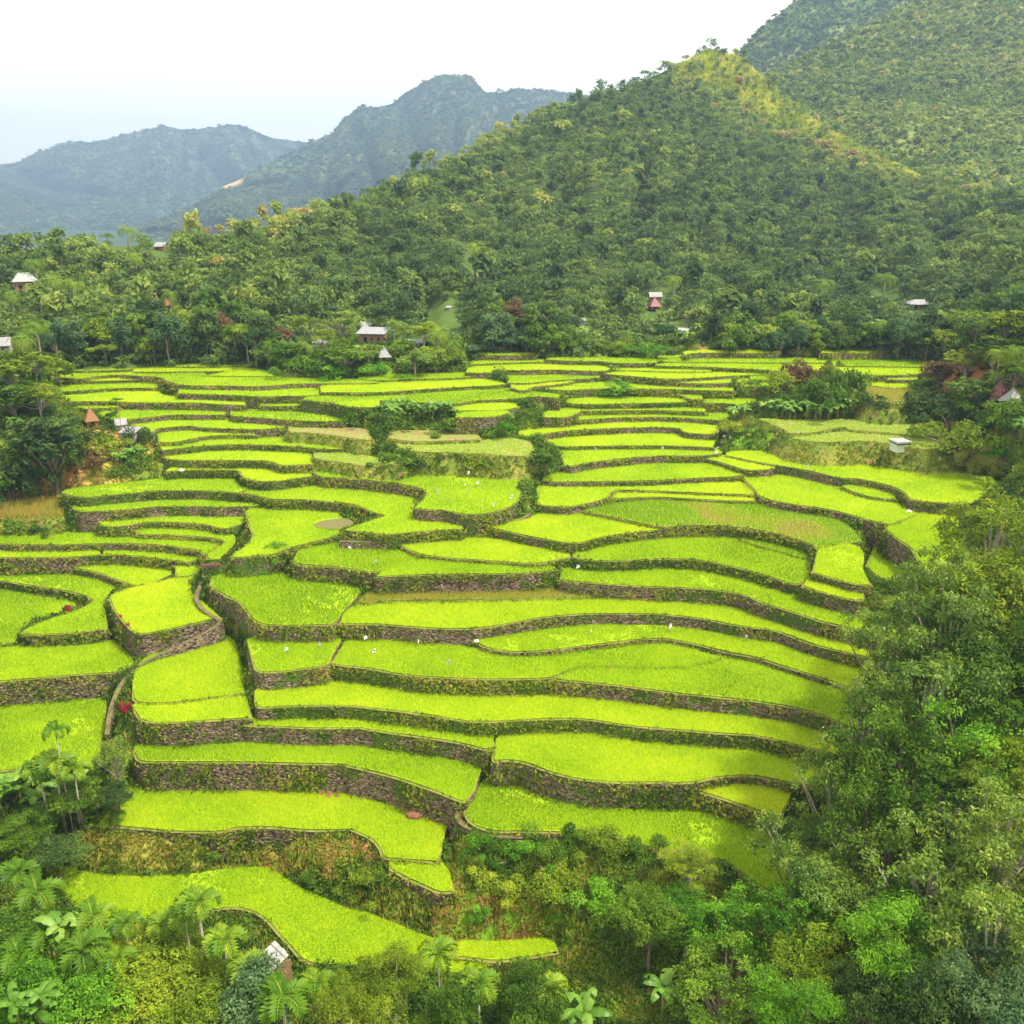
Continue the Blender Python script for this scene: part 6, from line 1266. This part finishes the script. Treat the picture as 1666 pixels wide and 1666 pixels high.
cone_hut(150, 694, 23, 31, 'thatch', 'thatch', 'brown thatched hut beside the big dark round tree', rz=.6)
house(211, 716, 30, 24, 'grey_roof', 'grey_wall', 'grey tin-roofed farm shed on the left bank', 'shed', .8, -.15, name='farm_shed', wins=1)
house(196, 700, 20, 20, 'white_roof', 'white_wall', 'white plank lean-to behind the farm shed', 'gable', .7, .5, name='farm_shed', wins=0)
cone_hut(1644, 664, 30, 30, 'white_roof', 'plank', 'hut with a white cone roof at the right edge')
cone_hut(1624, 654, 26, 34, 'rust_roof', 'plank', 'rusty red cone-roofed hut behind the white one at the right edge', rz=.5)
# tarpaulin
p = hit(1600, 672); k = mpp(p); r = empty('tarpaulin', (p.x, p.y, p.z)); tag(r, 'yellow tarpaulin sheet stretched on poles near the white cone roof', 'tarpaulin')
V = [(-14*k + 28*k*i/6, (-.9 + 1.8*j/3), 6*k + .25*math.sin(i*1.3) - .3*j/3 - .25*math.sin(math.pi*i/6)) for j in range(4) for i in range(7)]
V2 = V + [(a, b, c - .03) for a, b, c in V]; F = [(j*7+i, j*7+i+1, (j+1)*7+i+1, (j+1)*7+i) for j in range(3) for i in range(6)]; F += [tuple(q+28 for q in f[::-1]) for f in F]
obj('sheet', mesh('sheet', np.array(V2), F, M['tarp']), r)
for sx in (-1, 1):
    for sy in (-.9, .9): m = MB(); m.tube([(sx*13.5*k, sy, -1), (sx*13.5*k, sy, 6.5*k)], .05, 5); m.build('pole', M['wood'], r)
# little concrete shed (box with an overhanging slab roof)
x0, y0 = px2plan(1462, 731, 37.15); p = Vector((float(x0), float(y0), 37.1)); k = mpp(p); r = empty('concrete_shed', tuple(p), .22); tag(r, 'little white concrete shed with an overhanging slab roof on the grassy right terrace', 'shed')
m = MB(); m.box((-3*k, 0, 5*k), (13*k, 17*k, 14*k)); m.build('wall', M['white_cloth'], r)
m = MB(); m.box((0, 0, 13.4*k), (25*k, 25*k, 2.6*k)); m.build('roof', M['white_roof'], r)
m = MB(); m.box((1*k, 0, 11*k), (22*k, 22*k, 2*k)); m.build('eave_shade', M['shade'], r)  # dark slab that paints the shade under the roof overhang
for sx in (-1, 1): m = MB(); m.tube([(10*k, sx*9*k, -1), (10*k, sx*9*k, 10*k)], .09, 5); m.build('post', M['wood'], r)
# tin lean-to of loose sheets at the bottom
c = at(440, 1563, 63.5); k = mpp(c); r = empty('lean_to', tuple(c), 0, .82); tag(r, 'crooked lean-to roofed with loose pale tin sheets below the lowest terrace', 'shelter')
Rm = Matrix.Rotation(rad(50), 3, 'Z') @ Matrix.Rotation(rad(-14), 3, 'Y') @ Matrix.Rotation(rad(16), 3, 'X')
for i, (x, y, L_, w_, dz, mt) in enumerate([(0, .95, 3.4, .75, .0, 'white_wall'), (.1, .32, 3.1, .7, .05, 'white_roof'), (.25, -.3, 2.9, .62, .10, 'white_roof'), (.3, -.85, 2.6, .4, .14, 'white_wall')]):
    m = MB(); V = []
    for a in range(2):
        for j in range(13): V.append((-L_/2 + a*L_ + x, y - w_/2 + w_*j/12, dz + .03*(j % 2)))
    V = [tuple(Rm @ Vector(q)) for q in V]; V += [(a, b, cc - .03) for a, b, cc in V]
    m.add(V, [(j, j+1, 13+j+1, 13+j) for j in range(12)] + [(26+j, 39+j, 39+j+1, 26+j+1) for j in range(12)]); m.build('roof_sheet', M[mt], r)
for x in (-1.0, .2, 1.2): m = MB(); m.tube([Rm @ Vector((x, -1.3, .24)), Rm @ Vector((x, 1.5, .14))], .04, 5); m.build('batten', M['wood'], r)
for x, y in ((-1.4, -.9), (1.4, -.9), (1.5, 1.1), (-1.5, 1.1)):
    q = Rm @ Vector((x, y, 0)); m = MB(); m.tube([(q.x, q.y, -7), (q.x, q.y, q.z)], .07, 6); m.build('post', M['wood'], r)
m = MB(); q = Rm @ Vector((.9, -.9, 0)); m.box((q.x, q.y, -2.0), (1.6, .08, 3.4), .5); m.build('wall', M['plank'], r)
# wooden gate over the channel
p = hit(345, 936); k = mpp(p); r = empty('wooden_gate', (p.x, p.y, p.z), .05); tag(r, 'low wooden gate with a reddish board over the water channel', 'gate')
for x in (-13, -5, 5, 13): m = MB(); m.tube([(x*k, 0, -1.5), (x*k, 0, 19*k)], .07, 6); m.build('post', M['palebark'], r)
m = MB(); m.box((0, -.1, 17*k), (30*k, .3, 4*k)); m.build('board', M['rust_roof'], r)
m = MB(); m.box((0, -.5, 1.2*k), (24*k, .9, .12)); m.build('plank', M['white_wall'], r)
for z in (7, 12): m = MB(); m.tube([(-13*k, 0, z*k), (13*k, 0, z*k)], .04, 5); m.build('rail', M['wood'], r)

# ---------------------------------------------------------------- bird scarers, poles, stones
SCA = [(762,775,8,'green dotted rice terrace, highest one'), (777,791,6,'green dotted rice terrace, second highest'), (757,793,6,'green dotted rice terrace, beside the second highest'), (762,806,9,'green dotted rice terrace, tallest one'), (712,805,8,'green dotted rice terrace, leftmost one'), (832,814,8,'green dotted rice terrace, rightmost one'), (804,826,8,'green dotted rice terrace, lowest one'),
 (627,894,7,'terrace with white sacks below the long brown wall, right one'), (611,919,6,'terrace with white sacks, lowest one'), (940,928,7,'left end of the sickle-shaped terrace'), (1090,1028,12,'tongue-shaped terrace at the white stones'), (962,1032,5,'left part of the tongue-shaped terrace'), (1214,1042,8,'right part of the tongue-shaped terrace'), (730,1083,6,'lower middle of the leaf-shaped terrace'), (609,1065,6,'left of the leaf-shaped terrace'),
 (449,1042,7,'square plot, leftmost one'), (486,1044,7,'square plot, second from the left'), (520,1055,8,'square plot, rightmost one'), (466,1063,6,'square plot, lowest one'), (595,1044,5,'top left edge of the leaf-shaped terrace'), (681,1050,5,'top middle edge of the leaf-shaped terrace'),
 (969,735,5,'wide terrace by the round olive bush, left'), (1078,733,5,'wide terrace by the round olive bush, right'), (822,867,6,'left corner of the diamond-shaped terrace'), (1330,752,6,'biggest right-hand terrace'), (1012,726,4,'dyke above the wide terrace by the olive bush')]
for i, (u, v, h, wh) in enumerate(SCA):
    p = hit(u, v + 2); k = mpp(p); hh = max(h*k, .7)
    r = empty('bird_scarer', tuple(p), i*.7); tag(r, 'white cloth on a stick, ' + wh, 'bird scarer', 'white bird scarers in the rice')
    m = MB(); m.tube([(0, 0, -.1), (.02, 0, hh + .35)], .025, 5); m.build('stick', M['wood'], r)
    m = MB(); w_ = .24; V = []
    for j in range(5):
        for q in range(3): V.append((-w_ + w_*q + .05*math.sin(j), .06*math.sin(j*1.3 + q), hh + .4 - (hh*.75)*j/4 - (.08 if q != 1 else 0)))
    V2 = V + [(a, b + .03, c) for a, b, c in V]; F = [(j*3+q, j*3+q+1, (j+1)*3+q+1, (j+1)*3+q) for j in range(4) for q in range(2)]; F += [tuple(x+15 for x in f[::-1]) for f in F]
    m.add(V2, F); m.build('cloth', M['white_cloth'], r)
def rock(u, v, wpx, mat, i, label, group='stones', flat=.7, name='boulder'):
    p = hit(u, v); k = mpp(p)*wpx/2; rg = np.random.default_rng(i + 400)
    import bmesh
    bm = bmesh.new(); bmesh.ops.create_icosphere(bm, subdivisions=3, radius=1)
    for vt in bm.verts:
        n_ = float(vnoise(np.array([vt.co.x*1.3 + i*3]), np.array([vt.co.y*1.3]), np.array([vt.co.z*1.3]), 3)[0]); vt.co *= .72 + .55*n_; vt.co.z *= flat
        vt.co.x = round(vt.co.x*5)/5*.35 + vt.co.x*.65
    me = bpy.data.meshes.new('stone'); bm.to_mesh(me); bm.free(); me.materials.append(M[mat])
    o = obj(name, me); o.location = (p.x, p.y, p.z + .25*k); o.scale = (k, k*.85, k); o.rotation_euler = (0, 0, i*1.1); tag(o, label, 'rock', group)
rock(676, 1327, 26, 'red_rock', 0, 'big reddish boulder at the foot of the tall grey stone wall')
for i, (u, v, w_, lab) in enumerate([(770,1036,9,'white stone left of the tongue-shaped terrace tip, left one'), (786,1034,9,'white stone at the tongue-shaped terrace tip, right one'), (775,1044,8,'white stone at the tongue-shaped terrace tip, lowest one'), (936,682,7,'white stone where the stony path bends'), (1169,704,7,'white stone at the top of the rocky channel'), (1479,833,8,'white stone at the foot of the biggest terrace wall'), (272,752,12,'whitish rock at the left end of the mid-left paddies'), (296,766,8,'small whitish rock right of the other at the mid-left paddies'), (570,893,9,'big white sack in the rice below the long brown wall'), (1386,746,9,'white stone in the reddish hollow left of the concrete shed')]):
    rock(u, v, w_, 'pale_rock' if i != 8 else 'white_cloth', i + 10, lab, flat=.6 if i != 8 else .9, name='boulder' if i != 8 else 'sack')
for i, (u, v, w_) in enumerate([(852,788,10),(858,796,9),(853,803,11),(860,811,9),(864,820,10),(858,827,8),(868,829,11),(875,822,9),(862,800,7),(849,796,7)]):
    rock(u, v, w_, 'rock', i + 30, '%s rock counted down the stony spring gully' % ['first', 'second', 'third', 'fourth', 'fifth', 'sixth', 'seventh', 'eighth', 'ninth', 'tenth'][i])
for i, (u, v, w_) in enumerate([(1186,702,9),(1180,712,10),(1176,722,9),(1170,732,12),(1178,736,9),(1164,738,8),(1188,714,7)]):
    rock(u, v, w_, 'rock', i + 50, '%s grey rock counted down the rocky channel beside the hillock' % ['first', 'second', 'third', 'fourth', 'fifth', 'sixth', 'seventh'][i])
for i, (u, v, w_) in enumerate([(522,1292,10),(536,1294,12),(548,1296,9),(640,1312,9),(655,1318,10),(735,1125,9),(742,1122,8)]):
    rock(u, v, w_, 'red_rock', i + 60, ['brown rock fallen at the foot of the tallest wall, leftmost', 'brown rock fallen at the foot of the tallest wall, second', 'brown rock fallen at the foot of the tallest wall, third', 'small red rock left of the big reddish boulder', 'red rock touching the big reddish boulder', 'dark rock in the wall collapse of the long wavy terrace, left', 'dark rock in the wall collapse of the long wavy terrace, right'][i])
for (u, v, h, lab) in [(199, 632, 20, 'lone thin pole standing in the far left rice terrace'), (1313, 768, 13, 'short scarecrow post on the wall of the biggest right terrace'), (1233, 742, 7, 'small dark post in the upper left of the biggest right terrace'), (1518, 586, 26, 'tall bare pole at the right end of the wire fence'), (198, 705, 52, 'spindly tall sapling with a flat leafy top beside the farm shed')]:
    p = hit(u, v); k = mpp(p); r = empty('pole' if 'sapling' not in lab else 'sapling', tuple(p)); tag(r, lab, 'pole' if 'sapling' not in lab else 'tree')
    m = MB(); m.tube([(0, 0, -.5), (.05, 0, h*k*.5), (.02, 0, h*k)], .06, 6); m.build('shaft', M['wood'], r)
    if 'scarecrow' in lab: m = MB(); m.tube([(-.5, 0, h*k*.75), (.5, 0, h*k*.78)], .04, 5); m.build('crossbar', M['wood'], r); m = MB(); m.box((0, 0, h*k*.6), (.4, .16, .6)); m.build('cloth', M['white_cloth'], r)
    if 'sapling' in lab: q = obj('crown', BU[('leaf_mid', 0, False)][0] if ('leaf_mid', 0, False) in BU else list(BU.values())[0][0], r, (0, 0, h*k - .5)); q.scale = (1.1, 1.1, .5)
def fence(pts, n, h, label, wire=False):
    P = []
    for (u, v) in pts: q = hit(u, v); P.append((q.x, q.y))
    P = resample(P, sum(math.hypot(b[0]-a[0], b[1]-a[1]) for a, b in zip(P[:-1], P[1:]))/n)
    c = P[0]; zc = drop(c[0], c[1]); r = empty('stick_fence' if not wire else 'wire_fence', (c[0], c[1], zc)); tag(r, label, 'fence'); Q = []
    for i, q in enumerate(P):
        z = drop(q[0], q[1]) - zc; hh = h*(1 + .25*math.sin(i*2.3)); m = MB(); m.tube([(q[0]-c[0], q[1]-c[1], z - .4), (q[0]-c[0] + .05, q[1]-c[1], z + hh)], .045, 5); m.build('post', M['palebark'], r); Q.append((q[0]-c[0], q[1]-c[1], z))
    for f in (.35, .75): m = MB(); m.tube([(a, b, z + h*f) for a, b, z in Q], .03 if not wire else .012, 4); m.build('rail', M['wood'], r)
fence([(1018, 574), (1060, 572), (1110, 572), (1150, 570)], 26, 1.5, 'crooked stick fence along the top of the brown bank below the forest')
fence([(1446, 584), (1480, 586), (1516, 588)], 10, 2.2, 'grey wire fence at the far right end of the top paddies', True)

# ---------------------------------------------------------------- trodden paths on the wall tops
def path(pts, wd, label):
    C = []
    for u, v, z in pts: X, Y = px2plan(u, v, z); C.append((float(X), float(Y), z))
    for _ in range(2):
        q = [C[0]]
        for a, b in zip(C[:-1], C[1:]): q.append(tuple(a[i]*.75+b[i]*.25 for i in range(3))); q.append(tuple(a[i]*.25+b[i]*.75 for i in range(3)))
        q.append(C[-1]); C = q
    C = np.array(C); T_ = np.gradient(C[:, :2], axis=0); T_ /= np.linalg.norm(T_, axis=1)[:, None]; N_ = np.stack([-T_[:, 1], T_[:, 0]], 1)
    n = len(C); A = np.concatenate([C[:, :2] + N_*wd/2, C[:, 2:3]], 1); B = np.concatenate([C[:, :2] - N_*wd/2, C[:, 2:3]], 1)
    A2 = A.copy(); B2 = B.copy(); A2[:, 2] -= 3.5; B2[:, 2] -= 3.5; A2[:, :2] += N_*.35; B2[:, :2] -= N_*.35
    V = np.concatenate([A, B, A2, B2]); F = []; mi = []
    for i in range(n-1):
        F.append((i, n+i, n+i+1, i+1)); mi.append(0); F.append((i, i+1, 2*n+i+1, 2*n+i)); mi.append(1); F.append((n+i, 3*n+i, 3*n+i+1, n+i+1)); mi.append(1)
    F += [(0, 2*n, 3*n, n), (n-1, 2*n-1, 4*n-1, 3*n-1)]; mi += [1, 1]
    me = mesh('footpath', V, F, None, mats=[M['path'], M['stone']], mi=mi); o = obj('footpath', me); tag(o, label, kind='structure')
path([(336,936,24.2), (322,958,23.8), (318,975,23.5), (330,992,23.2), (350,1004,23.0), (362,1010,22.7), (340,1026,21.8), (300,1046,21.0), (255,1066,20.3), (225,1082,19.9), (203,1103,19.2), (188,1130,18.6), (178,1160,17.6), (174,1195,16.6)], .6, 'brown trodden footpath winding down between the terraces')
path([(552,880,28.9), (600,881,29.0), (650,879,29.0), (700,872,29.1), (750,866,29.3), (800,860,29.6), (840,848,30.0), (862,836,30.6)], .7, 'narrow brown path on the ledge of the long brown wall')
path([(752,1306,15.4), (745,1318,15.0), (745,1333,14.9), (760,1345,15.0), (790,1358,15.1), (850,1361,15.1)], .7, 'narrow earth path round the left corner of the lower right terrace')

mw_, t_, N_, L_ = newmat('muddy_water'); pb = N_('ShaderNodeBsdfPrincipled'); pb.inputs['Base Color'].default_value = (.15, .14, .05, 1); pb.inputs['Roughness'].default_value = .7; pb.inputs['Specular IOR Level'].default_value = .15
ou = N_('ShaderNodeOutputMaterial'); L_(pb.outputs[0], ou.inputs[0])
zp = [q for q in TP if 'muddy pool' in q['lab']][0]['z'] + .22
PV = [px2plan(u, v, zp) for u, v in chaikin(POOL + POOL[:1])[:-1]]
po = obj('water', mesh('water', np.array([(float(a), float(b), zp) for a, b in PV]), [tuple(range(len(PV)))], mw_)); tag(po, 'small muddy pool in the corner of the square rice terrace', kind='structure')

# ---------------------------------------------------------------- the hazy air
hz = MB(); hz.box((0, 3150, 297), (9700, 6820, 620)); ho = hz.build('haze', None)
hm, ht, N_, L_ = newmat('haze_air'); pv = N_('ShaderNodeVolumePrincipled'); pv.inputs['Color'].default_value = (.47, .67, 1.0, 1); pv.inputs['Density'].default_value = 1.8e-4; pv.inputs['Anisotropy'].default_value = .2
om = N_('ShaderNodeOutputMaterial'); L_(pv.outputs[0], om.inputs['Volume']); ho.data.materials.append(hm); tag(ho, 'pale blue haze in the air of the valley', 'haze', kind='stuff')
